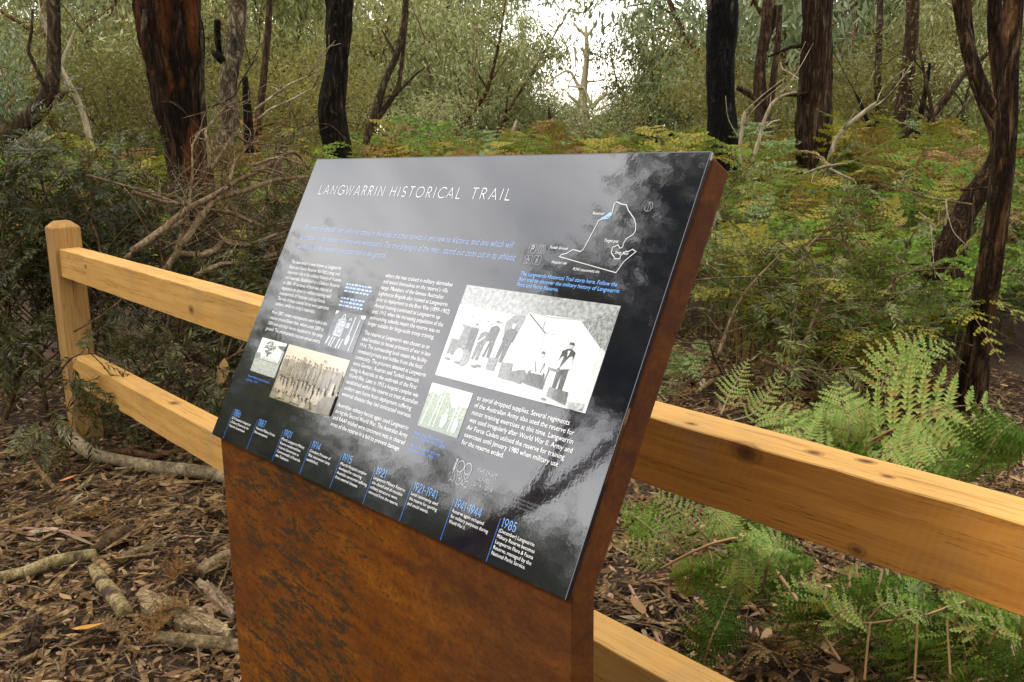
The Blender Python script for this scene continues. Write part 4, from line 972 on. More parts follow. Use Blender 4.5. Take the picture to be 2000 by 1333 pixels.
trunk_thing('dead_white_tree', 'dead bleached white tree with bare crooked limbs standing in the gap of sky', [(1144, 50, 6), (1146, 85, 9), (1146, 120, 11), (1141, 160, 14), (1137, 195, 18), (1142, 225, 18), (1148, 260, 14), (1153, 300, 14)], 22, M_PALE, 0, True, None, 19, 16, .05, 8, .10,
            branches=[([(1144, 72, 6), (1136, 62, 6), (1127, 54, 5), (1120, 44, 4)], 22), ([(1146, 72, 6), (1155, 60, 6), (1160, 52, 4), (1158, 40, 3)], 22), ([(1134, 178, 9), (1124, 158, 7), (1116, 142, 6), (1106, 138, 5), (1092, 146, 4), (1076, 158, 3), (1060, 172, 2)], 22), ([(1154, 214, 9), (1164, 200, 9), (1176, 190, 8), (1184, 184, 6)], 22), ([(1154, 206, 6), (1148, 190, 6), (1142, 172, 5), (1122, 170, 4), (1108, 168, 2)], 21.9), ([(1147, 238, 9), (1128, 233, 8), (1112, 234, 7), (1098, 242, 6), (1082, 240, 4), (1074, 228, 3)], 22), ([(1150, 266, 8), (1132, 266, 7), (1118, 262, 5), (1112, 258, 3)], 22), ([(1134, 206, 8), (1122, 196, 7), (1112, 188, 5), (1108, 180, 3)], 22), ([(1124, 132, 3), (1123, 110, 3), (1121, 92, 2)], 22), ([(1132, 150, 4), (1122, 148, 3), (1112, 160, 3), (1110, 172, 2)], 21.9)])
trunk_thing('dead_grey_stem', 'thin dead grey stem standing left of the dead white tree', [(1072, 210, 4), (1072, 235, 6), (1074, 265, 7), (1075, 300, 7)], 20, M_GREYB, 0, True, None, 20, 8, .08, 6, .05)
trunk_thing('paired_brown_tree', 'forked dark brown tree between the charred trunk and the stringybark', [(1504, -30, 22), (1498, 55, 24), (1488, 100, 20), (1482, 150, 24), (1488, 200, 30), (1492, 250, 32), (1494, 310, 34)], 14.5, M_BROWN, 7.5, True, 'blue', 23, 20, .10, 12, .06, crown_s=.6,
            branches=[([(1500, 210, 16), (1508, 180, 14), (1514, 130, 13), (1520, 80, 12), (1524, 10, 10)], 14.4), ([(1494, 100, 12), (1502, 70, 10), (1512, 50, 8), (1516, 10, 6)], 14.5), ([(1478, 196, 8), (1458, 184, 8), (1438, 172, 6)], 14.5), ([(1492, 186, 6), (1508, 174, 5), (1528, 160, 3)], 14.3)])
trunk_thing('pink_brown_tree', 'straight pinkish trunk standing beyond the fallen leaning bough', [(1784, -30, 24), (1782, 55, 26), (1776, 120, 26), (1768, 180, 28), (1760, 240, 32), (1752, 300, 38)], 16, M_BROWN, 8, True, 'tall_b', 25, 20, .08, 12, .05, crown_s=.6)
trunk_thing('grey_brown_tree', 'slender grey-brown trunk between the stringybark and the pinkish trunk', [(1720, -30, 12), (1718, 60, 13), (1714, 140, 14), (1714, 200, 15), (1710, 280, 16)], 17, M_GREYB, 7, True, 'bushy', 26, 12, .08, 8, .05, crown_s=.6,
            branches=[([(1712, 202, 10), (1730, 190, 9), (1744, 176, 8), (1752, 160, 7)], 16.9), ([(1716, 130, 5), (1730, 126, 4), (1748, 112, 3), (1762, 104, 2)], 17)])
trunk_thing('leaning_bough', 'long grey bough leaning over from the ferns towards the bent furrowed tree', [(1748, 290, 20), (1764, 262, 20), (1790, 244, 18), (1824, 222, 17), (1850, 190, 15), (1872, 158, 13), (1900, 128, 11), (1930, 104, 8)], 14, M_GREYB, 0, True, None, 27, 16, .09, 9, .06, cat='fallen bough')
trunk_thing('dead_sapling', 'thin dark straight stem crossing in front of the leaning bough', [(1816, 124, 5), (1812, 150, 8), (1806, 185, 10), (1798, 225, 11), (1790, 275, 12)], 13.5, M_DARK, 0, True, None, 28, 10, .08, 7, .04, cat='sapling')
trunk_thing('dead_sapling', 'thin kinked stem right of the straight dark one, both crossing the leaning bough', [(1796, 90, 5), (1802, 130, 6), (1816, 190, 8), (1822, 230, 9), (1832, 275, 12)], 13.2, M_BROWN, 0, True, None, 29, 10, .08, 7, .04, cat='sapling',
            branches=[([(1840, 250, 6), (1850, 240, 5), (1868, 230, 5), (1880, 214, 3)], 13.1), ([(1846, 245, 4), (1852, 228, 3), (1864, 216, 2)], 13.1), ([(1826, 262, 4), (1808, 252, 4), (1794, 244, 3)], 13.2)])
trunk_thing('dead_sapling', 'thin grey stem with wriggling upper twigs beside the bent furrowed tree', [(1894, 168, 3), (1888, 180, 4), (1884, 205, 6), (1876, 240, 8), (1872, 290, 8)], 13, M_GREYB, 0, True, None, 30, 8, .08, 6, .04, cat='sapling',
            branches=[([(1882, 205, 4), (1872, 190, 4), (1862, 178, 3), (1858, 168, 2)], 13), ([(1884, 200, 4), (1892, 186, 3), (1890, 172, 2)], 13)])
trunk_thing('dead_sapling', 'dark thin stem bowed to the left, in the ferns behind the stringybark', [(1672, 185, 5), (1682, 205, 7), (1692, 232, 8), (1702, 260, 9), (1704, 290, 9)], 13.4, M_DARK, 0, True, None, 31, 8, .08, 6, .04, cat='sapling')
trunk_thing('bent_furrowed_tree', 'furrowed brown tree bent like an elbow where the ferns end', [(1868, -20, 26), (1880, 40, 26), (1890, 90, 28), (1906, 150, 32), (1928, 200, 32), (1948, 246, 34), (1966, 280, 40), (1950, 330, 44), (1915, 370, 44), (1885, 410, 46), (1868, 450, 52), (1858, 490, 60)], [6.5, 6.5, 6.5, 6.5, 6.5, 6.5, 6.5, 6.4, 6.35, 6.3, 6.25, 6.2], M_FURR, 6, True, 'tall', 33, 30, .18, 16, .07, crown_s=.5,
            branches=[([(1914, 170, 14), (1902, 120, 14), (1896, 80, 16), (1890, 30, 16), (1888, -30, 15)], 6.6), ([(1968, 270, 26), (1956, 180, 26), (1946, 100, 26), (1944, 40, 28), (1942, -30, 28)], 6.7), ([(1950, 262, 14), (1930, 236, 12), (1918, 214, 10), (1912, 200, 4)], 6.4), ([(1876, 372, 6), (1902, 370, 5), (1930, 366, 4)], 6.2)])
trunk_thing('furrowed_tree', 'near trunk with shaggy peeling furrowed bark at the edge of the dead foliage', [(1966, 200, 36), (1962, 300, 40), (1950, 400, 42), (1938, 500, 46), (1926, 580, 46), (1914, 650, 42), (1904, 720, 50), (1898, 765, 62)], 5.0, M_FURR, 5.5, True, 'tall_b', 35, 30, .20, 16, .08, crown_s=.45)
# bare white boughs
trunk_thing('dead_white_bough', 'curved white dead bough rising between charred trunk and stringybark', [(1474, 300, 9), (1484, 268, 8), (1492, 236, 7), (1504, 208, 7), (1518, 192, 6), (1530, 186, 5), (1556, 180, 4)], 9.6, M_WHITE, 0, True, None, 37, 10, .06, 6, .08, cat='dead bough',
            branches=[([(1496, 248, 4), (1510, 238, 4), (1524, 235, 3)], 9.5), ([(1560, 155, 4), (1540, 142, 4), (1528, 136, 4), (1524, 122, 3)], 9.7)])
trunk_thing('dead_white_bough', 'broken pale dead bough slanting up from beside the stringybark base', [(1622, 305, 11), (1630, 278, 9), (1644, 255, 8), (1664, 238, 9), (1684, 222, 9), (1702, 208, 8), (1712, 200, 5)], 9.8, M_WHITE, 0, True, None, 38, 12, .06, 7, .08, cat='dead bough')
trunk_thing('dead_white_stake', 'short white broken stem beside the charred trunk', [(1455, 218, 4), (1453, 228, 9), (1450, 250, 8), (1446, 275, 7), (1446, 300, 8)], 10, M_WHITE, 0, True, None, 39, 9, .06, 6, .1, cat='dead stem')
trunk_thing('dead_white_bough', 'white leaning limb behind the curved trunk by the timber post', [(80, 30, 9), (92, 60, 9), (112, 118, 8), (130, 155, 10), (150, 190, 11), (165, 230, 11)], 11, M_WHITE, 0, True, None, 40, 10, .05, 6, .08, cat='dead bough', branches=[([(118, 130, 8), (128, 105, 8), (140, 75, 6), (146, 60, 3)], 11)])
trunk_thing('broken_stump', 'small broken pale stump amid the ferns left of the dead white tree', [(1010, 236, 5), (1005, 250, 9), (998, 275, 7), (997, 300, 7)], 20, M_WHITE, 0, True, None, 41, 8, .06, 6, .1, cat='stump')
for (pts, D, lb) in (([(498, 215, 5), (522, 196, 5), (545, 180, 4), (565, 165, 4), (600, 150, 3), (634, 132, 2)], 9.5, 'long bare pale branch sweeping up towards the dark bent trunk'),
                     ([(505, 232, 4), (530, 212, 4), (560, 200, 4), (590, 184, 3), (612, 172, 2)], 9.4, 'second bare pale branch, just under the longest one'),
                     ([(405, 212, 4), (430, 202, 4), (458, 188, 4), (470, 160, 4), (490, 130, 3), (505, 110, 2)], 9.2, 'bare pale branch zigzagging across the mottled trunk'),
                     ([(512, 248, 3), (540, 240, 3), (575, 250, 2), (600, 246, 2)], 9.3, 'short wavy bare twig low between the mottled and dark trunks')):
    trunk_thing('bare_branch', lb, pts, D, M_WHITE if 'long' in lb else M_GREYB, 0, False, None, 43, 6, .05, 5, .06, cat='branch')
# trees behind the reader: mirrored in the glossy board, right-hand ones added to shade fence and pedestal
def back_tree(az, dist, kind, s, lb, grp):
    a = R_(az); place_tree('gum_tree', lb, 'tree', kind, (math.sin(a) * dist, math.cos(a) * dist, 0), s, az * .1, grp)
BK = 'gum trees standing behind the reader'
PF['high'] = gum_prefab('high', 12, 12.6, 2, .03, 26000, .26, .075, GREY_G, LIMB, .80, .16, 8, .55)
for (az, dist, kind, s) in ((-98, 17, 'bushy', 1.1), (-104, 18, 'bushy', 1.05), (-108.5, 18, 'bushy_b', .95), (-112, 18, 'bushy', 1.12), (-115.5, 18, 'blue', 1.08), (-118.5, 19, 'bushy', .84), (-122, 18, 'blue', .95), (-125, 19, 'bushy', .88), (-128, 18, 'bushy_b', .90), (-131, 18, 'blue', 1.2), (-134, 19, 'bushy', 1.15), (-137.5, 17, 'bushy', 1.1), (-113, 23, 'blue', 1.25), (-120.5, 23, 'blue', 1.02), (-126, 24, 'bushy', 1.02), (-130, 22, 'blue', 1.3), (-136, 23, 'bushy_b', 1.2),
                            (-135.5, 16, 'bushy', .85), (-139.5, 19, 'bushy_b', 1.15), (-132.5, 20, 'bushy', .95), (-142, 18, 'blue', 1.25), (-148, 17, 'bushy', 1.1), (-158, 15, 'tall', .8), (-127.5, 11.8, 'high', 1.0), (178, 8, 'tall', .9), (160, 7, 'tall_b', .9), (143, 8, 'tall', .9), (128, 7, 'bushy', 1.1), (112, 8, 'tall', .9), (97, 7, 'bushy', 1.1), (82, 8, 'tall', .9), (66, 9, 'bushy', 1.2), (48, 11, 'tall', .9)):
    back_tree(az, dist, kind, s, 'gum tree behind the reader of the sign, outside the picture', BK)

# ================================================================== BRUSH: boughs with narrow leaves, dead branches
WATTLE = leaf_mat('brush_leaf', [(.008, .009, .004), (.018, .021, .007), (.038, .043, .014), (.100, .104, .046)], .15, .45, .22)
DRYG = leaf_mat('wilting_leaf', [(.022, .027, .010), (.058, .070, .026), (.112, .128, .052), (.19, .195, .095)], .2, .5, .22)
STEMM = bark_mat('brush_stem', (.040, .026, .017), (.115, .078, .054), (.25, .185, .135), 20, (1, 1, .3), fiss=.25)
def sprays(rng, starts, dirs, Lsp, nl, Lf, Wf, droop):
    """pinnate twigs: returns leaf quads and twig centre lines"""
    n = len(starts); t = np.linspace(.12, 1, nl)
    L_ = Lsp * rng.uniform(.6, 1.25, n)
    g_ = np.array([0, 0, -1.0])
    pos = starts[:, None] + dirs[:, None] * (t[None, :] * L_[:, None])[..., None] + g_ * (droop * L_[:, None] * t[None] ** 2)[..., None]
    tg = unit(dirs[:, None] + g_ * (2 * droop * t)[None, :, None])
    sd = unit(np.cross(tg, unit(g_ + rng.normal(0, .5, (n, 1, 3)))))
    sgn = np.where(np.arange(nl) % 2 == 0, 1., -1.)[None, :, None]
    d = unit(tg * .75 + sd * sgn * .75 + rng.normal(0, .16, (n, nl, 3)) + g_ * .12)
    s = unit(np.cross(d, unit(np.cross(tg, sd) + rng.normal(0, .35, (n, nl, 3)))))
    ll = Lf * rng.uniform(.6, 1.2, (n, nl)) * (1 - .35 * t[None] ** 3)
    V, F = diamonds(pos.reshape(-1, 3), d.reshape(-1, 3), s.reshape(-1, 3), ll.ravel(), (Wf * rng.uniform(.75, 1.2, (n, nl))).ravel())
    return V, F, pos
def bough(name, label, cat, pts, r0, nside, side_len, nsp, seed, leaf, group=None, Lsp=.20, nl=22, Lf=.046, Wf=.0095, droop=.35, up=.35):
    rng = np.random.default_rng(seed); pts = np.asarray(pts, float); base = pts[0].copy()
    c = spline(pts, 26) - base
    e = empty(name, base); tag(e, label, cat, group)
    st = MB(); V, F = tube(c, np.linspace(r0, r0 * .25, 26), 7); st.add(V, F)
    T, N, B = frames(c); S0, D0 = [], []
    for k in range(nside):
        i_ = int(3 + 22 * (k + rng.random()) / nside); i_ = min(25, i_)
        a = rng.uniform(0, 6.28); d = unit(T[i_] * .6 + (N[i_] * math.cos(a) + B[i_] * math.sin(a)) * 1.0 + np.array([0, 0, up]))
        le = side_len * rng.uniform(.5, 1.2); e1 = c[i_] + d * le + np.array([0, 0, -.18 * le]); mid = c[i_] + d * le * .5 + rng.normal(0, .04 * le, 3)
        cc = spline([c[i_], mid, e1], 10); V, F = tube(cc, np.linspace(r0 * .38, .0016, 10), 4); st.add(V, F)
        tt = unit(np.gradient(cc, axis=0))
        for q in range(nsp):
            j_ = int(rng.uniform(2, 9.99)); dd = unit(tt[j_] * .8 + rng.normal(0, .55, 3)); S0.append(cc[j_]); D0.append(dd)
    V, F, pos = sprays(rng, np.array(S0), np.array(D0), Lsp, nl, Lf, Wf, droop)
    for p_ in pos[::1]:
        Vt, Ft = tube(p_[[0, nl // 2, nl - 1]], [.0016, .0012, .0006], 3); st.add(Vt, Ft)
    link('stem', st.data('stem', [STEMM], True), e)
    obj('foliage', V, [F], leaf, e)
    return e
# left: a heap of felled leafy boughs behind the fence  (frame x, y, distance for start -> end)
def pp(*a): return [P(*q) for q in a]
LB = 'felled leafy boughs heaped behind the fence'
k = 0
rgb = random.Random(31)
heap = [((60, 700, 5.3), (90, 480, 5.4), (40, 330, 5.6)), ((180, 720, 5.2), (200, 520, 5.2), (150, 350, 5.6)), ((20, 640, 5.3), (0, 480, 5.4), (-60, 300, 5.7)), ((300, 760, 4.7), (330, 600, 4.9), (300, 450, 5.4)),
        ((420, 760, 4.4), (440, 620, 4.6), (470, 520, 5.0)), ((250, 700, 5.3), (120, 470, 5.7), (60, 270, 6.2)), ((330, 640, 5.5), (230, 440, 5.9), (190, 360, 6.3)), 
         ((200, 800, 4.75), (300, 720, 4.6), (420, 700, 4.3)), ((90, 800, 5.3), (70, 640, 5.3), (100, 540, 5.4)), ((360, 800, 4.5), (420, 720, 4.3), (520, 660, 4.2)),
        ((10, 820, 5.2), (40, 700, 5.2), (-20, 560, 5.3)), ((480, 520, 6.2), (520, 400, 6.5), (590, 330, 7.0)), ((150, 560, 5.6), (240, 470, 5.6), (330, 440, 5.8))]
for q in heap:
    k += 1
    bough('leafy_bough', 'dark green felled bough with rows of narrow leaves in the heap behind the fence', 'leafy bough', pp(*q), .014, 22, .46, 8, 100 + k, WATTLE, LB)
bough('leafy_bough', 'leafy spray poking out in front of the timber post foot', 'leafy bough', pp((95, 760, 4.6), (140, 700, 4.35), (190, 690, 4.2)), .007, 7, .20, 3, 140, WATTLE)
bough('leafy_bough', 'leafy spray trailing on the litter at the foot of the timber post', 'leafy bough', pp((60, 840, 4.5), (120, 800, 4.3), (170, 830, 4.2)), .007, 8, .22, 4, 141, WATTLE)
RB = 'wilting grey-green boughs beyond the fence'
for k, (q, lb) in enumerate([(((1330, 640, 4.9), (1370, 500, 5.0), (1420, 380, 5.4)), 'wilting bough rising right beside the rusty pedestal'), (((1400, 700, 4.4), (1450, 580, 4.6), (1540, 480, 5.0)), 'wilting bough of hanging leaves in front of the dark hollow'), (((1560, 700, 4.5), (1600, 600, 4.7), (1640, 520, 5.1)), 'wilting bough drooping behind the middle of the right-hand rail'),
        (((1500, 640, 5.0), (1580, 480, 5.3), (1680, 420, 5.8)), 'highest wilting bough, leaning over the fern bank towards the bent tree'), (((1650, 680, 4.8), (1740, 560, 5.0), (1800, 520, 5.3)), 'wilting bough nearest the shaggy furrowed trunk'), (((1480, 760, 4.2), (1560, 720, 4.2), (1640, 730, 4.2)), 'lowest wilting bough, lying on the dry ferns just above the rail')]):
    bough('wilting_bough', lb, 'leafy bough', pp(*q), .012, 15, .40, 6, 200 + k, DRYG, RB, .16, 18, .046, .010, .75, .1)
# dead branches, each its own
DEADB = bark_mat('dead_branch_bark', (.055, .036, .024), (.16, .112, .080), (.33, .26, .20), 20, (1, 1, .3), fiss=.2)
def branch_thing(label, pts, Ds, twigs, seed, mat=STEMM, group=None, name='dead_branch', sub=True):
    rng = np.random.default_rng(seed); Q, r_ = px_path(pts, Ds); base = Q[0].copy()
    mb = MB(); V, F = bark_tube(Q - base, r_, 8, 8 * len(Q), seed, .10, 6, .12); mb.add(V, F)
    c = spline(Q - base, 30); T = unit(np.gradient(c, axis=0))
    for k in range(twigs):
        i_ = int(rng.uniform(6, 28)); le = rng.uniform(.10, .38)
        d = unit(T[i_] * .9 + rng.normal(0, .7, 3)); m_ = c[i_] + d * le * .5 + rng.normal(0, .03, 3); e1 = c[i_] + d * le + rng.normal(0, .06, 3)
        V, F = tube(spline([c[i_], m_, e1], 8), np.linspace(max(.0022, r_.mean() * .42), .0011, 8), 4); mb.add(V, F)
        if rng.random() < .6:
            e2 = m_ + unit(d + rng.normal(0, .8, 3)) * le * .55; V, F = tube(spline([m_, (m_ + e2) / 2 + rng.normal(0, .015, 3), e2], 6), np.linspace(.002, .0009, 6), 3); mb.add(V, F)
    o = link(name, mb.data(name, [mat], True), None, base); tag(o, label, 'branch', group); return o
def c1(pts, w0, w1):                            # points read off the enlarged corner of the photograph
    n = len(pts); return [(40 + x / 2.941, 40 + y / 2.941, w0 + (w1 - w0) * i_ / (n - 1)) for i_, (x, y) in enumerate(pts)]
BR = [([(640, 1330), (830, 1190), (960, 1080), (1100, 1010), (1250, 920), (1400, 850), (1550, 750), (1600, 770), (1650, 850)], 11, 4, 'longest dead branch, arching over from the heap to near the sign corner'),
      ([(920, 1300), (1050, 1120), (1110, 1030), (1280, 985), (1450, 920), (1560, 905), (1650, 900)], 11, 5, 'thick dead branch lying just under the longest arching one'),
      ([(640, 985), (820, 1045), (960, 1060), (1100, 1090), (1220, 1110), (1400, 1190)], 6, 6, 'dead branch crossing the base of the red-brown trunk'),
      ([(1085, 860), (1110, 830), (1170, 740), (1200, 690), (1260, 630)], 6, 4, 'short dead fork pointing up right before the mottled trunk'),
      ([(1085, 850), (1080, 720), (1060, 640), (1120, 560), (1180, 490), (1235, 470)], 6, 2, 'dead twig hooking upward in front of the mottled trunk'),
      ([(960, 1100), (990, 900), (985, 720), (1030, 640), (1080, 610)], 4, 2, 'thin upright dead twig crossing the orange bark patch'),
      ([(1190, 950), (1230, 820), (1300, 720), (1400, 680)], 6, 3, 'dead branch rising steeply midway along the heap'),
      ([(1240, 660), (1290, 700), (1450, 720), (1540, 765)], 4, 2, 'wavy dead twig reaching over the ferns'),
      ([(1340, 835), (1420, 800), (1500, 785), (1620, 830)], 5, 3, 'dead twig curving down at its tip by the sign corner'),
      ([(1320, 870), (1420, 850), (1560, 895)], 4, 2, 'short dead twig under the curving one'),
      ([(380, 890), (560, 940), (760, 1000), (900, 1050)], 4, 4, 'thin dead branch slanting over the leafy heap'),
      ([(830, 1440), (900, 1340), (930, 1240), (1000, 1180), (1060, 1080)], 12, 9, 'stout dead branch rising out of the middle of the heap'),
      ([(600, 1370), (740, 1260), (860, 1200), (960, 1130)], 8, 6, 'dead branch lying along the heap behind the top rail'),
      ([(910, 1340), (1040, 1350), (1120, 1320), (1160, 1270), (1280, 1290), (1400, 1310)], 11, 9, 'pale grey dead branch with a stub, low beside the sign edge'),
      ([(1100, 1190), (1180, 1280), (1300, 1300), (1470, 1230)], 6, 5, 'dead branch sagging towards the sign edge'),
      ([(1120, 1500), (1300, 1450), (1480, 1430)], 6, 5, 'dead branch just above the top rail beside the sign'),
      ([(1000, 1470), (1150, 1400), (1330, 1390), (1470, 1340)], 8, 6, 'thick dead branch above the top rail')]
for k, (pts, w0, w1, lb) in enumerate(BR):
    branch_thing(lb, c1(pts, w0 * 1.25, w1 * 1.3), [4.62 + .04 * (k % 4) + .04 * i_ for i_ in range(len(pts))], 6, 300 + k, DEADB)
for k in range(58):
    x = rgb.uniform(290, 590); y = rgb.uniform(370, 590); a = rgb.uniform(-.5, 2.6); le = rgb.uniform(90, 230); n = 5
    pts = []; 
    for i_ in range(n):
        pts.append((x, y, rgb.uniform(2.4, 6.5) * (1 - .13 * i_))); a += rgb.uniform(-.35, .35); x += math.cos(a) * le / n; y -= math.sin(a) * le / n * .7
    if max(p_[0] for p_ in pts) > 640: continue
    branch_thing('bare grey-brown branch tangled in the brush heap', pts, rgb.uniform(4.8, 5.6), 5, 400 + k, group='bare branches of the brush heap')
branch_thing('slender dead stick leaning against the timber post', [(145, 648, 4), (190, 622, 4), (235, 588, 3), (244, 560, 3)], [4.3, 4.45, 4.6, 4.7], 0, 390)
branch_thing('smooth pinkish stick lying behind the lower rail near the sign', [(375, 694, 12), (400, 708, 13), (430, 720, 14), (470, 735, 14)], 4.3, 0, 391, M_BROWN)
branch_thing('thin grey stick curving beneath the top rail', [(290, 770, 4), (330, 746, 4), (370, 738, 4), (395, 722, 3)], 4.2, 1, 392, M_GREYB)
for k, (pts, D, lb) in enumerate([([(1290, 560, 4), (1380, 545, 4), (1480, 540, 3), (1560, 545, 2)], 4.6, 'thin dark branch lying level in the wilting foliage'), ([(1480, 505, 3), (1520, 470, 4), (1560, 500, 4), (1600, 520, 3)], 5.2, 'dead twig crossing the dark hollow in the brush'),
        ([(1570, 340, 5), (1610, 325, 5), (1650, 320, 3)], 7.0, 'pale bare twig on top of the fern bank'), ([(1620, 330, 4), (1650, 345, 5), (1668, 352, 3)], 6.9, 'short pale forked twig on the fern bank'),
        ([(1700, 350, 3), (1760, 365, 4), (1800, 385, 4), (1900, 400, 4)], 6.0, 'thin twig slanting across the ferns to the bent tree'), ([(1795, 415, 3), (1812, 430, 4), (1822, 452, 4)], 5.6, 'short crooked pale twig below the bent tree'),
        ([(1848, 390, 3), (1850, 420, 4), (1846, 442, 4)], 5.4, 'upright pale twig beside the bent tree base'), ([(1490, 705, 9), (1530, 720, 10), (1575, 740, 9), (1580, 745, 6)], 4.0, 'dark curved stick behind the right-hand rail'),
        ([(1380, 655, 4), (1395, 700, 5), (1412, 735, 4)], 4.2, 'reddish upright stick near the sign side'), ([(1680, 735, 4), (1720, 733, 4), (1760, 748, 3)], 4.3, 'reddish thin stick lying among dry leaves')]):
    branch_thing(lb, pts, D, 2, 500 + k, M_BROWN if 'red' in lb else (M_WHITE if 'pale' in lb else STEMM))
for k in range(14):
    x = rgb.uniform(1290, 1900); y = rgb.uniform(470, 760); a = rgb.uniform(-.6, .6) + rgb.choice([0, 3.14]); le = rgb.uniform(90, 220); pts = []; D = max(3.6, 6.4 - (y - 430) / 130)
    for i_ in range(4):
        pts.append((x, y, rgb.uniform(2, 4.5))); a += rgb.uniform(-.3, .3); x += math.cos(a) * le / 4; y -= math.sin(a) * le / 4 * .6
    branch_thing('thin dry stick in the wilting brush beyond the fence', pts, D, 4, 530 + k, rgb.choice([STEMM, M_BROWN, M_GREYB]), 'dry sticks in the wilting brush')

# ================================================================== FERNS
FG = [leaf_mat('fern_green', [(.030, .075, .010), (.065, .140, .020), (.110, .200, .034), (.17, .255, .055), (.20, .13, .05)], .38, .6, .1),
      leaf_mat('fern_yellow', [(.100, .110, .014), (.200, .200, .028), (.29, .26, .045), (.34, .24, .05)], .38, .5),
      leaf_mat('fern_blue', [(.034, .070, .030), (.075, .130, .060), (.130, .195, .095), (.20, .26, .14)], .3, .45, .25),
      leaf_mat('fern_rust', [(.070, .028, .010), (.150, .066, .022), (.22, .115, .040), (.20, .17, .05)], .3, .6),
      leaf_mat('fern_dry', [(.050, .028, .016), (.120, .072, .040), (.20, .13, .075), (.30, .21, .13)], .15, .7),
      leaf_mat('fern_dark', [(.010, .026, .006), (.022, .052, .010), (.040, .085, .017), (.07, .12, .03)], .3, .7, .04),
      leaf_mat('fern_pale', [(.085, .165, .044), (.150, .245, .080), (.225, .320, .120), (.30, .36, .15), (.30, .20, .09)], .38, .5)]
FST = plain('fern_stalk', (.16, .105, .035), .5); FSB = plain('fern_stalk_brown', (.13, .060, .022), .6)
def frond_geo(path, upv, width, npairs, npin, rng, curl=0.0, fat=.21, start=.16, r0=.0032, lobes=True):
    """a bracken frond along path; returns stalk (V,F) and blade (V,F)"""
    c = spline(path, 40); T = unit(np.gradient(c, axis=0)); n = unit(np.asarray(upv, float)[None] - T * (T @ np.asarray(upv, float))[:, None]); S = np.cross(T, n)
    Ltot = np.linalg.norm(np.diff(c, axis=0), axis=1).sum()
    st = MB(); V, F = tube(c, np.linspace(r0, r0 * .22, 40), 5); st.add(V, F)
    bases, dirs, sides, lens, wids, nrms = [], [], [], [], [], []
    for k in range(npairs):
        t = start + (.985 - start) * (k / (npairs - 1)) ** .92
        i_ = min(39, int(t * 39)); u = (t - start) / (1 - start)
        plen = width * .5 * (1.02 - u) ** .72 * (.78 + .5 * min(1, u * 4)) * rng.uniform(.78, 1.10)
        if plen < .008: continue
        for sg in (1, -1):
            ax = unit(S[i_] * sg * 1.0 + T[i_] * (.30 + .45 * u) + n[i_] * rng.uniform(-.05, .22))
            q = c[i_] + T[i_] * rng.uniform(-.3, .3) * Ltot * .012
            mpin = max(3, int(npin * (plen / (width * .5)) ** .6))
            tj = (np.arange(mpin) + .6) / (mpin + .3); dr = .16 + rng.uniform(0, .14)
            pos = q + ax * (tj * plen)[:, None] - n[i_] * (dr * plen * tj ** 2)[:, None] + curl * n[i_] * (plen * tj ** 2)[:, None]
            if plen > .05 * width:
                V, F = tube(np.array([q, q + ax * plen * .5 - n[i_] * dr * plen * .25 + curl * n[i_] * plen * .25, q + ax * plen * .96 + (curl - dr) * n[i_] * plen * .92]), [r0 * .35, r0 * .25, r0 * .12], 3); st.add(V, F)
            pe = unit(np.cross(n[i_], ax)); pl_ = plen * fat * (1 - tj) ** .65 * (.6 + .4 * np.minimum(1, tj * 5)) + .003
            for s2 in (1, -1):
                dd = unit(pe * s2 + ax * .42 + n[i_] * (curl * 1.3 - .08) + rng.normal(0, .06, (mpin, 3)))
                bases.append(pos); dirs.append(dd); sides.append(unit(np.cross(dd, n[i_] + rng.normal(0, .12, 3)))); lens.append(pl_ * rng.uniform(.85, 1.1, mpin)); wids.append(np.full(mpin, plen / mpin * 1.12)); nrms.append(np.repeat(n[i_][None], mpin, 0))
            bases.append(pos[-1:]); dirs.append(ax[None]); sides.append(pe[None]); lens.append(np.array([plen * .14])); wids.append(np.array([plen / mpin * .9])); nrms.append(n[i_][None])
    V, F = diamonds(np.concatenate(bases), np.concatenate(dirs), np.concatenate(sides), np.concatenate(lens), np.concatenate(wids), .18, np.concatenate(nrms), .14)
    F = F[rng.random(len(F)) > .06]
    return st, V, F
def bracken_prefab(seed, nfr, H, Lf, npairs, npin, width=.42):
    rng = np.random.default_rng(seed); st = MB(); bl = MB()
    for k in range(nfr):
        az = 6.28 * (k + rng.random() * .7) / nfr; h = H * rng.uniform(.6, 1.05); rad = np.array([math.cos(az), math.sin(az), 0])
        le = Lf * rng.uniform(.7, 1.1)
        b0 = rad * .03; p1 = b0 + rad * .10 * le + np.array([0, 0, h * .62]); p2 = p1 + rad * .45 * le + np.array([0, 0, h * .36]); lift = rng.uniform(-.15, .75); p2[2] += h * .25 * lift; p3 = p1 + rad * (1.0 - .35 * max(0, lift)) * le + np.array([rng.normal(0, .06), rng.normal(0, .06), h * lift])
        s, V, F = frond_geo([b0, p1, p2, p3], [0, 0, 1], width * rng.uniform(.8, 1.15), npairs, npin, rng, start=.40, r0=.0042)
        st.add(np.concatenate(s.V), s.F); bl.add(V, F)
    return st.data('stalks', [FST], True), bl.data('fronds', [FG[0]])
FPF = [bracken_prefab(700 + k, 4 + k % 4, .62 + .07 * (k % 3), .60, 11, 6, .38) for k in range(8)]
FDATA = {}
def fern_meshes(i_, mat):
    if (i_, mat.name) not in FDATA:
        a = FPF[i_][0]; b_ = FPF[i_][1].copy(); b_.materials.clear(); b_.materials.append(mat); FDATA[(i_, mat.name)] = (a, b_)
    return FDATA[(i_, mat.name)]
FLAB = ['fresh green bracken fern standing in the fern field', 'yellowing bracken fern standing in the fern field', 'blue-green bracken fern standing in the fern field', 'rust-brown bracken fern standing in the fern field', 'dead dry bracken fern among the living ferns']
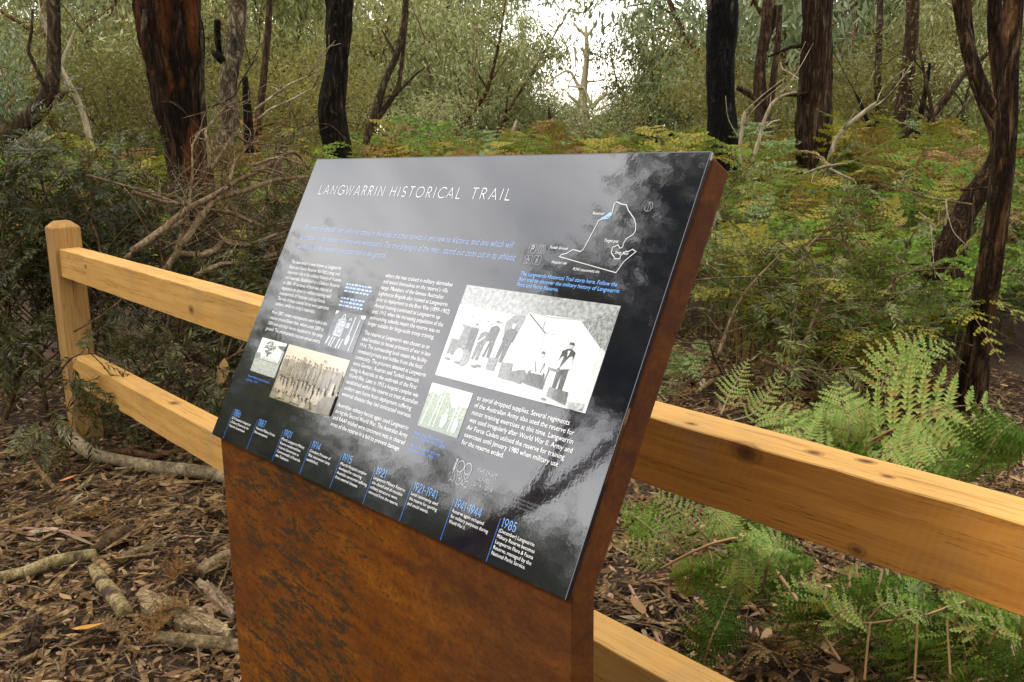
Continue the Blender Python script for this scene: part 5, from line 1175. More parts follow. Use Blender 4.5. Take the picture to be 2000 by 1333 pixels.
FGRP = ['green bracken ferns', 'yellowing bracken ferns', 'blue-green bracken ferns', 'rusty bracken ferns', 'dead bracken ferns']
def fern(x, y, s, kind, rz, label=None, group=None, tilt=0):
    e = empty('bracken_fern', (x, y, float(ground_z(x, y))), rz); e.scale = (s, s, s); tag(e, label or FLAB[kind], 'fern', group or (None if label else FGRP[kind]))
    a, b_ = fern_meshes(rgb.randrange(8), FG[kind]); link('stalks', a, e); link('fronds', b_, e); return e
rf = random.Random(77); cnt = 0; spots = []
while len(spots) < 900:
    px = rf.uniform(-120, 2120); D = 5.4 + 22 * rf.random() ** .85
    if px < 640 and D < 7.6: continue
    if px < 300 and D < 9: continue
    if D < 6.2 and (px < 1380 or px > 1880): continue
    if 640 <= px < 1290 and D < 6: continue
    q = GD(px, D); spots.append((D, px, q[0], q[1]))
spots.sort()
far_st = MB()
def fern_kind(px, D):
    r_ = rf.random()
    if px > 1350 and D < 9: return 2 if r_ < .24 else (0 if r_ < .62 else (1 if r_ < .74 else (3 if r_ < .86 else 4)))
    if px < 640: return 1 if r_ < .38 else (0 if r_ < .72 else (3 if r_ < .9 else 2))
    if px > 1350: return 0 if r_ < .34 else (1 if r_ < .58 else (3 if r_ < .78 else 2))
    return 1 if r_ < .36 else (3 if r_ < .62 else (0 if r_ < .94 else 2))
near_n = 285
for k, (D, px, x, y) in enumerate(spots[:near_n]):
    fern(x, y, rf.uniform(.75, 1.25) * (.85 if D < 7 else 1.12), fern_kind(px, D), rf.uniform(0, 6.28))
# the rest of the fern field in one piece
rng = np.random.default_rng(91); acc = {0: MB(), 1: MB(), 2: MB(), 3: MB()}
for (D, px, x, y) in spots[near_n:]:
    kd = fern_kind(px, D); s = rf.uniform(.85, 1.45); nf = rf.randint(4, 7)
    for f_ in range(nf):
        az = rf.uniform(0, 6.28); rad = np.array([math.cos(az), math.sin(az), 0]); h = .66 * s * rf.uniform(.6, 1.15); le = .55 * s; lift = rf.uniform(-.25, .7)
        t = np.linspace(0, 1, 11); out_ = .12 + .88 * t * (1 - .3 * max(0, lift)); zz = .62 + .5 * t + (lift - .5) * t * t
        cpt = np.array([x, y, float(ground_z(x, y))]) + rad * (out_[:, None] * le) + np.array([0, 0, 1]) * (h * zz)[:, None]
        sd = np.array([-rad[1], rad[0], 0]) + np.array([0, 0, rf.uniform(-.4, .4)]); wl = .22 * s * (1.05 - t) ** .8 * np.minimum(1, .5 + 2 * t)
        bb = np.repeat(cpt, 2, 0); sg = np.tile([1., -1.], 11)[:, None]; d = unit(sd * sg + rad * .5 + np.array([0, 0, -.2 + .3 * lift]) + rng.normal(0, .16, (22, 3)))
        V, F = diamonds(bb, d, unit(np.cross(d, [0, 0, 1.0]) + rng.normal(0, .35, (22, 3))), np.repeat(wl, 2) * rng.uniform(.7, 1.1, 22), np.full(22, .055 * s)); acc[kd].add(V, F)
allm = MB()
for kd, mb_ in acc.items():
    if mb_.n: allm.add(np.concatenate(mb_.V), mb_.F, kd)
tag(link('distant_ferns', allm.data('distant_ferns', FG[:4])), kind='stuff')
for (px, py, D, s, kd, lb) in ((1640, 650, 5.1, .85, 0, 'bright green fern low behind the wilting boughs, nearest the furrowed trunk'), (1740, 600, 5.6, .95, 0, 'bright green fern spreading wide in the middle of the bank'), (1830, 560, 6.0, 1.1, 0, 'tall bright green fern beside the foot of the bent furrowed tree'), (1560, 560, 5.7, .85, 0, 'bright green fern in the hollow of the brush'),
        (1450, 470, 6.2, 1.0, 2, 'blue-green fern close behind the upper edge of the pedestal'), (1530, 440, 6.6, 1.0, 0, 'green fern next to the blue-green one behind the pedestal'), (1890, 640, 5.2, .9, 0, 'bright green fern right at the foot of the shaggy trunk'), (1400, 420, 6.4, 1.0, 1, 'yellow-green fern peeping past the top corner of the pedestal'), (1680, 470, 6.4, 1.1, 0, 'green fern under the twig that slants to the bent tree'), (1700, 700, 4.6, .6, 1, 'small yellow fern among the dry sticks'), (1330, 700, 4.6, .55, 2, 'small bluish fern beside the rusty pedestal')):
    q = GD(px, D); fern(q[0], q[1], s, kd, rf.uniform(0, 6.28), lb)
for k in range(16):
    q = GD(rf.uniform(1380, 1900), rf.uniform(4.7, 6.4)); fern(q[0], q[1], rf.uniform(.6, 1.05), rf.choice([0, 0, 0, 2, 1]), rf.uniform(0, 6.28), 'young bracken fern growing among the wilting boughs', 'ferns among the wilting boughs')
# ---- ferns by the fence, frond by frond
def near_frond(label, pts, width, kind, seed, npairs=13, npin=13, upv=(0, 0, 1), parent=None, curl=0.0, r0=.0034, start=.2, name='fern_frond', group=None, fat=.20):
    rng = np.random.default_rng(seed); base = np.asarray(pts[0], float)
    s, V, F = frond_geo([np.asarray(p_) - base for p_ in pts], upv, width, npairs, npin, rng, curl, fat, start, r0)
    mb = MB(); mb.add(np.concatenate(s.V), s.F, 0); mb.add(V, F, 1)
    o = link(name, mb.data(name, [FSB if kind in (3, 4) else FST, FG[kind]]), None, base); tag(o, label, 'fern', group); FR[seed] = o; return o
FR, STK = {}, {}
CV = -FW                                       # towards the reader
def upq(a=.6): return unit(np.array([0, 0, 1.0]) * a + CV * (1 - a) * np.array([1, 1, .3]))
near_frond('broad pale green frond arching right behind the right-hand rail', pp((1640, 920, 3.3), (1730, 850, 3.15), (1830, 800, 3.1), (1960, 790, 3.2)), .44, 6, 801, 11, 13, upq(.45), start=.12)
near_frond('pale green frond standing upright behind the middle of the right-hand rail', pp((1640, 905, 3.25), (1660, 850, 3.2), (1650, 800, 3.25), (1632, 745, 3.35)), .30, 6, 802, 12, 12, upq(.3), start=.2)
near_frond('yellowish curling frond top above the pale green ferns', pp((1705, 840, 3.5), (1720, 760, 3.5), (1750, 700, 3.6), (1800, 660, 3.7)), .26, 6, 803, 11, 9, upq(.5), curl=.25, start=.35)
near_frond('yellow-green frond drooping over, highest of the fence ferns', pp((1730, 800, 3.5), (1760, 730, 3.5), (1800, 690, 3.5), (1865, 672, 3.6)), .20, 6, 804, 10, 8, upq(.6), curl=.2, start=.3)
near_frond('pale frond spreading left from behind the rail', pp((1650, 900, 3.1), (1580, 860, 3.1), (1530, 815, 3.2), (1480, 800, 3.3)), .32, 6, 805, 11, 12, upq(.5), start=.15)
near_frond('small wilted frond folded upward left of the rail ferns', pp((1430, 822, 3.0), (1470, 808, 3.1), (1500, 770, 3.2), (1530, 725, 3.3)), .12, 6, 806, 11, 8, upq(.4), curl=.5, start=.25)
near_frond('narrow wilted frond standing near the rusty pedestal side', pp((1408, 810, 3.1), (1425, 770, 3.2), (1445, 735, 3.3), (1462, 702, 3.4)), .13, 6, 807, 11, 8, upq(.4), curl=.4, start=.2)
near_frond('pale frond tipping over the rail near its knots', pp((1690, 905, 2.9), (1740, 880, 2.85), (1790, 865, 2.85), (1850, 880, 2.9)), .30, 6, 808, 10, 12, upq(.6), start=.15)
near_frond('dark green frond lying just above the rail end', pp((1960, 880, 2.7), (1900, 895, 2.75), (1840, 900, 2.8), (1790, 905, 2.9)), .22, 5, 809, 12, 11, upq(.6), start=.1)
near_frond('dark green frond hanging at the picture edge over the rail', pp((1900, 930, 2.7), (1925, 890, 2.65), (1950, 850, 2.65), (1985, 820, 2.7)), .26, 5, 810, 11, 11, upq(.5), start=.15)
# under the rail
st0 = (1470, 1052, 2.35)
near_frond('light green fern wing pointing up to the rail beside the pedestal', pp((1392, 1062, 2.32), (1350, 1020, 2.32), (1310, 985, 2.35), (1264, 960, 2.4)), .130, 6, 811, 13, 8, upq(.15), start=.08, fat=.085)
near_frond('light green fern wing in the middle of the three beside the pedestal', pp((1340, 1082, 2.33), (1312, 1045, 2.33), (1285, 1018, 2.36), (1248, 1000, 2.42)), .112, 6, 812, 11, 8, upq(.15), start=.08, fat=.085)
near_frond('lowest light green fern wing, tip against the pedestal', pp((1300, 1102, 2.35), (1270, 1085, 2.36), (1235, 1068, 2.4), (1198, 1058, 2.45)), .112, 6, 813, 11, 8, upq(.15), start=.08, fat=.085)
near_frond('small green frond behind the pedestal edge', pp((1285, 1045, 2.6), (1260, 1025, 2.62), (1235, 1005, 2.66), (1210, 985, 2.7)), .14, 0, 814, 11, 8, upq(.2), start=.1)
near_frond('green frond hanging straight down under the lit fern wings', pp((1345, 1085, 2.32), (1350, 1110, 2.3), (1345, 1140, 2.3), (1330, 1165, 2.3)), .13, 0, 816, 11, 9, upq(.1), start=.1)
near_frond('second green frond hanging down under the lit fern wings', pp((1385, 1075, 2.3), (1392, 1105, 2.28), (1385, 1135, 2.28), (1372, 1160, 2.28)), .13, 0, 817, 11, 9, upq(.1), start=.1)
near_frond('light frond tucked under the rail bottom edge', pp((1440, 1050, 2.35), (1425, 1030, 2.36), (1405, 1010, 2.38), (1380, 985, 2.4)), .15, 6, 818, 11, 9, upq(.2), start=.1)
near_frond('light frond reaching right under the rail', pp((1440, 1050, 2.4), (1450, 1020, 2.4), (1480, 1015, 2.4), (1520, 1025, 2.45)), .17, 6, 819, 11, 9, upq(.2), start=.15)
near_frond('small green frond over the dry ferns below the rail', pp((1480, 1160, 2.2), (1450, 1140, 2.2), (1430, 1125, 2.2), (1400, 1115, 2.25)), .13, 0, 820, 9, 8, upq(.3), start=.1)
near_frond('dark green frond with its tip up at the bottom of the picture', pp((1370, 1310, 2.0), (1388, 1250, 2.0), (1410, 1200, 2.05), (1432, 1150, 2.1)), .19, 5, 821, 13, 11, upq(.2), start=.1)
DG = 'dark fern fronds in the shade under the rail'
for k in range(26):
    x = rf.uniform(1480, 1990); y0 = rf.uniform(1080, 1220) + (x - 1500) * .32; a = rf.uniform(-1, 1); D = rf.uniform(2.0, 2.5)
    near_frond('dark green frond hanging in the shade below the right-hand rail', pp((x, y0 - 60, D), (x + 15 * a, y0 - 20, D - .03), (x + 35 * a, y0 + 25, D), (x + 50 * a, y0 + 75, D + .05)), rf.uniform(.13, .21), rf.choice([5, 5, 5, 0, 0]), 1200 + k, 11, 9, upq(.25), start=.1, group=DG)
LG = 'green fern fronds below the right-hand rail'
for k in range(26):
    x = rf.uniform(1420, 1980); y0 = rf.uniform(1050, 1180) + (x - 1420) * .34; a = rf.uniform(-1, 1); D = rf.uniform(2.15, 2.7)
    near_frond('mid-green frond fanning out under the right-hand rail', pp((x, y0 + 50, D), (x + 20 * a, y0 + 10, D - .04), (x + 60 * a, y0 - 25, D), (x + 120 * a, y0 - 10, D + .06)), rf.uniform(.14, .22), rf.choice([0, 0, 6, 2, 5]), 1100 + k, 12, 9, upq(.4), start=.1, group=LG)
MG = 'green fern fronds behind the right-hand rail'
for k in range(12):
    x = rf.uniform(1480, 1980); y0 = rf.uniform(830, 910) + (x - 1500) * .1; a = rf.uniform(-1, 1); D = rf.uniform(2.9, 3.7)
    near_frond('mid-green frond standing close behind the right-hand rail', pp((x, y0 + 40, D), (x + 20 * a, y0 - 10, D - .04), (x + 60 * a, y0 - 50, D), (x + 110 * a, y0 - 50, D + .06)), rf.uniform(.16, .26), rf.choice([0, 6, 6, 0]), 1130 + k, 12, 9, upq(.45), start=.15, group=MG)
PG = 'wilted pale fronds under the rail'
for k in range(7):
    x = rf.uniform(1560, 1960); y0 = rf.uniform(1190, 1290); a = rf.uniform(-1, 1)
    near_frond('wilted straw-green frond sagging below the right-hand rail', pp((x, y0, 1.95), (x + 40 * a, y0 - 30, 1.95), (x + 80 * a, y0 - 20, 2.0), (x + 120 * a, y0 + 20, 2.05)), rf.uniform(.07, .12), 6, 850 + k, 10, 7, upq(.5), curl=.3, start=.2, group=PG)
RG = 'dead brown fronds under the rail'
for k in range(16):
    x = rf.uniform(1390, 1960); y0 = rf.uniform(1130, 1290); a = rf.uniform(-1, 1); q = [G(x, y0, .05), G(x + 40 * a, y0 - 12, .09), G(x + 80 * a, y0 - 6, .08), G(x + 120 * a, y0 + 10, .03)]
    near_frond('dead russet frond collapsed on the litter below the rail', q, rf.uniform(.10, .18), rf.choice([4, 3]), 870 + k, 11, 8, (0, 0, 1), curl=rf.uniform(-.3, .5), start=.1, group=RG)
for k, (pts, w, kd, lb) in enumerate([([(1240, 1170, 0), (0, 0, 0)], 0, 0, '')][:0]): pass
# long straw-coloured fern stalks
def stalk(label, pts, w, col, seed):
    Q, r_ = px_path([(a, b_, w) for a, b_, c_ in pts], [c_ for a, b_, c_ in pts]); base = Q[0].copy()
    V, F = bark_tube(Q - base, r_, 6, 24, seed, .04, 5, .05); o = obj('fern_stalk', V, F, col, None, base, True); tag(o, label, 'fern stalk'); STK[seed] = o
SAND = plain('straw_stalk', (.26, .155, .055), .5); PINK = plain('pink_twig', (.30, .155, .10), .6)
stalk('long straw stalk slanting to the picture bottom under the rail', [(1500, 1090, 2.24), (1540, 1150, 2.15), (1590, 1215, 2.05), (1640, 1290, 1.95)], 7, SAND, 1)
stalk('straw stalk joining the light green fern wings', [(1290, 1112, 2.34), (1340, 1084, 2.32), (1390, 1062, 2.31), (1440, 1050, 2.31), (1500, 1090, 2.24)], 6, SAND, 2)
stalk('thin straw stalk running level under the rail end', [(1600, 1215, 2.0), (1700, 1218, 2.0), (1800, 1205, 2.0), (1885, 1175, 2.05)], 5, SAND, 3)
stalk('upright straw stalk below the rail near the picture edge', [(1850, 1198, 2.0), (1852, 1250, 1.97), (1856, 1320, 1.93)], 5, SAND, 4)
stalk('upright straw stalk below the middle of the rail', [(1792, 1210, 2.0), (1790, 1260, 1.97), (1786, 1330, 1.93)], 5, SAND, 5)
stalk('greenish upright stalk, leftmost of the three uprights below the rail', [(1700, 1215, 2.0), (1694, 1260, 1.97), (1688, 1330, 1.93)], 5, SAND, 6)
stalk('main stalk of the pale green fern behind the rail', [(1610, 925, 3.35), (1660, 895, 3.25), (1700, 862, 3.2), (1745, 838, 3.12)], 6, SAND, 7)

def gather(label, objs, group=None):
    """fronds that spring from one root become one fern"""
    objs = [o for o in objs if o is not None]
    b = np.mean([np.array(o.location) for o in objs], axis=0); b[2] = float(ground_z(b[0], b[1]))
    e = empty('bracken_fern', b); tag(e, label, 'fern', group)
    for o in objs:
        for k in ('label', 'category', 'group'):
            if k in o: del o[k]
        o.parent = e; o.location = [float(o.location[k] - b[k]) for k in range(3)]
        o.name = 'stalk' if 'stalk' in o.name else 'frond'
    return e
gather('light green fern spreading three lit fronds beside the pedestal under the rail', [FR[s] for s in (811, 812, 813, 814, 816, 817, 818, 819, 820)] + [STK[1], STK[2]])
gather('tall pale green fern standing right behind the right-hand rail', [FR[s] for s in (801, 802, 803, 804, 805, 808)] + [STK[7]])
gather('thin wilted fern between the pedestal and the tall pale green fern', [FR[806], FR[807]])
gather('dark green fern hanging over the far end of the right-hand rail', [FR[809], FR[810]])
under = sorted([FR[s] for s in list(range(1100, 1126)) + list(range(1200, 1226)) + list(range(850, 857))], key=lambda o: float((np.array(o.location) - CAM) @ RT))
for k, lb in enumerate(('green fern under the rail, next to the light green fern by the pedestal', 'fern under the middle of the right-hand rail, beside the long slanting stalk', 'green fern under the rail right behind the upright straw stalks', 'dark green fern under the rail just past the upright straw stalks', 'last fern under the rail, below its far end at the picture edge')):
    gather(lb, under[k * len(under) // 5:(k + 1) * len(under) // 5] + ([STK[3], STK[4], STK[5], STK[6]] if k == 2 else []), 'ferns under the right-hand rail')
back_ = sorted([FR[s] for s in range(1130, 1142)], key=lambda o: float((np.array(o.location) - CAM) @ RT))
gather('low green fern behind the rail, between the wilted fern and the tall pale one', back_[:6]); gather('low green fern behind the far part of the rail, past the tall pale one', back_[6:])
# ================================================================== LITTER
LEAFM = leaf_mat('dry_leaf', [(.030, .014, .007), (.085, .041, .022), (.165, .085, .046), (.19, .125, .080), (.33, .205, .120), (.42, .32, .21)], .06, .6, .15, .78)
LEAFG = leaf_mat('grey_leaf', [(.11, .078, .055), (.21, .155, .105), (.33, .26, .18), (.45, .37, .27)], .05, .6, .15, .8)
CHIP = bark_mat('bark_chip', (.040, .022, .012), (.17, .100, .056), (.42, .295, .180), 24, (1, .3, 1), fiss=.30)
SAW = bark_mat('weathered_stick', (.06, .042, .026), (.18, .135, .09), (.33, .27, .195), 16, (1, 1, 1), bstr=.8, bd=.006, fiss=.30)
PALEB = bark_mat('cream_bark', (.06, .043, .024), (.22, .17, .10), (.42, .35, .23), 22, (1, 1, 1), patch=((.07, .045, .03), 14, .55, None), bstr=.8, bd=.006, fiss=.30)
rng = np.random.default_rng(17)
def visible_ground(n, dmax=7.0):
    out = []
    while len(out) < n:
        x = rng.uniform(-6.5, .4, 4000); y = rng.uniform(-.6, 5.5, 4000); p_ = np.stack([x, y, np.zeros(4000)], 1)
        dd = p_ - CAM; z = dd @ FW; u = 1000 + FPX * (dd @ RT) / z; v = 666.5 - FPX * (dd @ UP) / z
        D = np.hypot(x, y)
        ok = (z > .5) & (u > -120) & (u < 2120) & (v > 300) & (v < 1450) & (D < dmax) & (rng.random(4000) < np.minimum(1, (3.4 / D) ** 1.3))
        out += list(p_[ok])
    return np.array(out[:n])
n = 17000
b_ = visible_ground(n); b_[:, 2] = ground_z(b_[:, 0], b_[:, 1]) + rng.uniform(.0, .028, n)
az = rng.uniform(0, 6.28, n); d = unit(np.stack([np.cos(az), np.sin(az), rng.normal(.02, .22, n)], 1)); nr = unit(np.array([0, 0, 1.0]) + rng.normal(0, .38, (n, 3)))
V, F = long_leaves(b_, d, nr, rng.uniform(.018, .042, n) * (1 + 1.3 * rng.random(n) ** 3), rng.uniform(.005, .018, n), rng.normal(.02, .24, n), rng, 2)
tag(obj('leaf_litter', V, [F], LEAFM, smooth=True), kind='stuff')
n = 4200
b_ = visible_ground(n, 6); b_[:, 2] = ground_z(b_[:, 0], b_[:, 1]) + rng.uniform(.003, .035, n); mb = MB()
az = rng.uniform(0, 6.28, n); le = rng.uniform(.03, .20, n) ** 1.0
for k in range(n):
    dd = np.array([math.cos(az[k]), math.sin(az[k]), rng.normal(0, .12)]); m_ = b_[k] + dd * le[k] * .5 + rng.normal(0, .006, 3); r_ = rng.uniform(.0009, .0028)
    V, F = tube(np.array([b_[k], m_, b_[k] + dd * le[k]]), [r_, r_ * .9, r_ * .6], 4); mb.add(V, F)
tag(link('twig_litter', mb.data('twig_litter', [TWIG])), kind='stuff')
n = 5200                                        # flat chips of bark
b_ = visible_ground(n, 6); b_[:, 2] = ground_z(b_[:, 0], b_[:, 1]) + rng.uniform(.004, .03, n); mb = MB()
for k in range(n):
    a = rng.uniform(0, 6.28); ax = np.array([math.cos(a), math.sin(a), rng.normal(0, .2)]); ay = np.array([-math.sin(a), math.cos(a), rng.normal(0, .25)]); l_ = rng.uniform(.012, .06); w_ = rng.uniform(.005, .014); up_ = np.array([0, 0, rng.uniform(.002, .005)])
    e1, e2, e3, e4 = [b_[k] + ax * l_ * sx * rng.uniform(.7, 1.1) + ay * w_ * sy * rng.uniform(.4, 1.2) for sx, sy in ((-1, -1), (1, -1), (1, 1), (-1, 1))]
    mb.add([e1, e2, e3, e4, e1 + up_, e2 + up_, e3 + up_, e4 + up_], [[4, 5, 6, 7], [0, 1, 5, 4], [1, 2, 6, 5], [2, 3, 7, 6], [3, 0, 4, 7]])
tag(link('bark_chips', mb.data('bark_chips', [CHIP])), kind='stuff')
n = 26000                                       # crumbs
b_ = visible_ground(n, 5.5); b_[:, 2] = ground_z(b_[:, 0], b_[:, 1]) + rng.uniform(.0, .024, n)
d = unit(rng.normal(0, 1, (n, 3)) * np.array([1, 1, .5])); V, F = diamonds(b_, d, unit(np.cross(d, rng.normal(0, 1, (n, 3)))), rng.uniform(.006, .022, n), rng.uniform(.003, .009, n))
tag(obj('bark_crumbs', V, [F], LEAFM), kind='stuff')
n = 520                                         # curled strips of bark
b_ = visible_ground(n, 6); b_[:, 2] = ground_z(b_[:, 0], b_[:, 1]) + rng.uniform(.012, .038, n); az = rng.uniform(0, 6.28, n)
d = unit(np.stack([np.cos(az), np.sin(az), rng.normal(0, .12, n)], 1)); V, F = long_leaves(b_, d, unit(np.array([0, 0, 1.0]) + rng.normal(0, .45, (n, 3))), rng.uniform(.10, .30, n), rng.uniform(.008, .024, n), rng.normal(.0, .08, n), rng, 4)
tag(obj('bark_strip_litter', V, [F], CHIP, smooth=True), kind='stuff')
# leaves one can pick out
LM = []
for k in range(12):
    V, F = long_leaves(np.zeros((1, 3)), np.array([[1., 0, 0]]), np.array([[0, 0, 1.0]]), np.array([rng.uniform(.08, .135)]), np.array([rng.uniform(.020, .036)]), np.array([rng.uniform(-.12, .22)]), rng, 6)
    LM.append([mesh_data('dry_leaf', V, [F], True, [m_]) for m_ in (LEAFM, LEAFG)])
q_ = visible_ground(900, 5.2); q_ = q_[[not (-2.6 < p_[0] < -.6 and .55 < p_[1] < 1.0) for p_ in q_]]
for k in range(210):
    p_ = q_[k]; o = link('dry_leaf', LM[k % 12][1 if rng.random() < .4 else 0]); s = rng.uniform(.6, 1.1); o.scale = (s, s, s)
    o.location = (p_[0], p_[1], float(ground_z(p_[0], p_[1])) + rng.uniform(.020, .040)); o.rotation_euler = (rng.normal(0, .35), rng.normal(0, .22), rng.uniform(0, 6.28))
    tag(o, 'fallen brown gum leaf lying on the litter near the fence', 'leaf', 'fallen gum leaves on the litter')
def one_leaf(label, px, py, L_, W_, col, rz, curl=.15, z=.035):
    V, F = long_leaves(np.zeros((1, 3)), np.array([[1., 0, 0]]), np.array([[0, 0, 1.0]]), np.array([L_]), np.array([W_]), np.array([curl]), rng, 6)
    q = G(px, py, z); o = obj('fallen_leaf', V, [F], col, None, q, True); o.rotation_euler = (rng.uniform(-.3, .3), rng.uniform(-.2, .1), rz); tag(o, label, 'leaf'); return o
one_leaf('bright orange-yellow leaf on the litter in the bottom corner', 140, 1228, .085, .022, leaf_mat('orange_leaf', [(.34, .14, .03), (.42, .20, .035), (.5, .27, .06)], .1, .5), .9, .15, .085)
one_leaf('small coral red leaf on the litter below the timber post', 115, 940, .075, .024, leaf_mat('red_leaf', [(.45, .10, .06), (.60, .17, .10), (.7, .25, .16)], .1, .5), 1.2)
one_leaf('round pale tan leaf in the middle of the litter', 280, 992, .07, .042, leaf_mat('tan_leaf', [(.45, .30, .15), (.55, .38, .20), (.62, .46, .28)], .1, .5), .5)
one_leaf('broad pinkish brown leaf leaning up beside the pedestal foot', 1256, 1200, .095, .042, leaf_mat('pink_leaf', [(.20, .105, .065), (.25, .14, .09), (.3, .18, .12)], .1, .6), 2.6, .12)
one_leaf('long dark brown leaf standing between the wilting fern and the pedestal', 1395, 1150, .13, .03, leaf_mat('umber_leaf', [(.12, .07, .045), (.18, .11, .07), (.22, .14, .09)], .1, .5), 2.6, .25)
one_leaf('white papery leaf scrap under the hanging fronds', 1357, 1125, .07, .018, leaf_mat('white_leaf', [(.55, .50, .44), (.66, .62, .56), (.72, .7, .64)], .1, .6), 2.0)
oh = one_leaf('large brown leaf hanging behind the rails next to the sign edge', 438, 700, .14, .06, leaf_mat('hang_leaf', [(.25, .15, .08), (.33, .21, .12), (.40, .27, .17)], .1, .5), 1.4, .1, .45)
oh.rotation_euler = (.3, 1.25, -.6)
# sticks, logs and slabs on the ground
def ground_stick(name, label, cat, pts, mat, seed, sides=10, ridge=.12, lump=.12, zf=.75):
    Q, R2 = [], []
    for (x, y, w) in pts:
        q = G(x, y, .02); r_ = w * .5 * depth(q) / FPX; q[2] = float(ground_z(q[0], q[1])) + .018 + r_ * zf; Q.append(q); R2.append(r_)
    Q = np.array(Q); base = Q[0].copy(); V, F = bark_tube(Q - base, R2, sides, 10 + 7 * len(Q), seed, ridge, max(5, sides // 2), lump)
    o = obj(name, V, F, mat, None, base, True); tag(o, label, cat); return o
GS = ground_stick
GS('fallen_branch', 'long grey fallen branch with a bend, lying from post to sign under the lower rail', 'branch', [(128, 845, 30), (150, 868, 28), (182, 888, 26), (215, 898, 22), (260, 908, 24), (310, 920, 26), (370, 930, 28), (425, 940, 28), (480, 950, 28)], bark_mat('grey_branch', (.10, .075, .055), (.27, .215, .165), (.42, .355, .285), 12, (1, 1, 1), bstr=.7, bd=.008, fiss=.30), 601, 14)
GS('bark_strip', 'dark reddish curl of bark behind the long grey branch', 'bark', [(212, 884, 14), (250, 884, 16), (300, 890, 15), (360, 880, 12), (372, 872, 6)], bark_mat('red_bark', (.08, .035, .025), (.17, .085, .06), (.24, .14, .10), 14, fiss=.30), 602)
GS('dead_stick', 'pale cracked stick with flaking cream bark at the picture edge', 'stick', [(-10, 1142, 24), (53, 1132, 25), (110, 1118, 26), (160, 1108, 26), (188, 1100, 22)], PALEB, 603, 12)
GS('dead_log', 'short cream-barked log pointing away from the cracked stick', 'log', [(184, 1130, 22), (200, 1152, 28), (222, 1182, 32), (246, 1215, 32)], PALEB, 604, 14)
GS('dead_log', 'grey weathered log at the bottom beside the pedestal', 'log', [(305, 1262, 26), (360, 1266, 30), (420, 1268, 30), (480, 1272, 28)], SAW, 605, 14)
GS('dead_stick', 'dark brown stick between the litter and the cream-barked log', 'stick', [(188, 1092, 18), (215, 1076, 24), (240, 1064, 26), (256, 1058, 18)], bark_mat('umber_stick', (.03, .02, .014), (.09, .058, .04), (.2, .13, .08), 16, fiss=.30), 606)
GS('dead_stick', 'yellowish stick beside the dark brown one', 'stick', [(234, 1106, 12), (258, 1094, 16), (290, 1084, 16), (326, 1076, 10)], SAW, 607)
GS('dead_stick', 'flat grey-brown stick laid across the cracked stick end', 'stick', [(190, 1103, 10), (220, 1106, 14), (250, 1108, 8)], CHIP, 608)
GS('thin_stick', 'long thin tan stick lying above the dry curled frond', 'stick', [(70, 1010, 9), (110, 998, 11), (150, 984, 12), (190, 966, 11), (215, 958, 8)], SAW, 609)
GS('thin_stick', 'longest thin stick, dark, slanting through the upper litter', 'stick', [(55, 1000, 6), (110, 975, 7), (160, 950, 7), (205, 925, 5)], TWIG, 610)
GS('thin_stick', 'thin straight twig lying level mid-litter', 'stick', [(150, 1004, 5), (230, 1004, 6), (310, 1004, 5), (382, 1003, 4)], TWIG, 611, 6)
GS('thin_stick', 'orange-brown thin twig entering from the picture edge', 'stick', [(-10, 1042, 5), (53, 1046, 6), (120, 1050, 6), (160, 1055, 5), (188, 1048, 4)], PINK, 612, 6)
GS('thin_stick', 'brown stick near the pedestal pointing to it', 'stick', [(290, 1044, 8), (320, 1030, 11), (350, 1022, 10), (372, 1014, 5)], CHIP, 613)
GS('thin_stick', 'thin twig lying along the bottom litter', 'stick', [(90, 1256, 4), (150, 1252, 5), (210, 1254, 4)], PINK, 614, 6)
GS('bark_piece', 'grey-brown slab of bark leaning on the cream-barked log', 'bark', [(188, 1108, 14), (204, 1126, 22), (220, 1140, 16)], CHIP, 615)
GS('dead_log', 'split pale wood end beside the pedestal edge', 'log', [(385, 1130, 22), (420, 1108, 30), (450, 1090, 30)], SAW, 616, 12)
def slab(name, label, cat, px_poly, th, mat, seed, z=.05):
    rg = random.Random(seed); top = [G(x, y, z + rg.uniform(-.006, .006)) for x, y in px_poly]; n = len(top); cen = sum(top) / n
    ring = []; 
    for k in range(n):                          # ragged outline
        a, c_ = top[k], top[(k + 1) % n]; L_ = np.linalg.norm(c_ - a); m_ = max(2, int(L_ / .012))
        for j_ in range(m_):
            t = j_ / m_; ring.append(a * (1 - t) + c_ * t + np.array([rg.gauss(0, .003), rg.gauss(0, .003), rg.gauss(0, .0035)]))
    ring = np.array(ring); m_ = len(ring); inner = cen + (ring - cen) * .6 + np.array([0, 0, .008]); inner[:, 2] += np.array([rg.gauss(0, .004) for _ in range(m_)])
    low = ring - np.array([0, 0, th]); V = np.vstack([low, ring, inner, cen[None] + np.array([[0, 0, .010]])]); i_ = np.arange(m_); j_ = (i_ + 1) % m_
    F = [np.stack([i_, j_, j_ + m_, i_ + m_], 1), np.stack([i_ + m_, j_ + m_, j_ + 2 * m_, i_ + 2 * m_], 1), np.stack([i_ + 2 * m_, j_ + 2 * m_, np.full(m_, 3 * m_)], 1)]
    o = obj(name, V - cen, F, mat, None, cen, False); tag(o, label, cat); return o
SPL = bark_mat('splintered_wood', (.16, .105, .065), (.40, .30, .215), (.60, .50, .395), 12, (3, .5, 3), bstr=1.0, bd=.012, fiss=.30)
slab('rotten_wood', 'big pale splintered slab of rotten wood pointing to the pedestal', 'wood', [(264, 1158), (285, 1150), (340, 1172), (385, 1190), (420, 1205), (452, 1232), (448, 1240), (400, 1224), (355, 1216), (300, 1196), (276, 1182)], .03, SPL, 621)
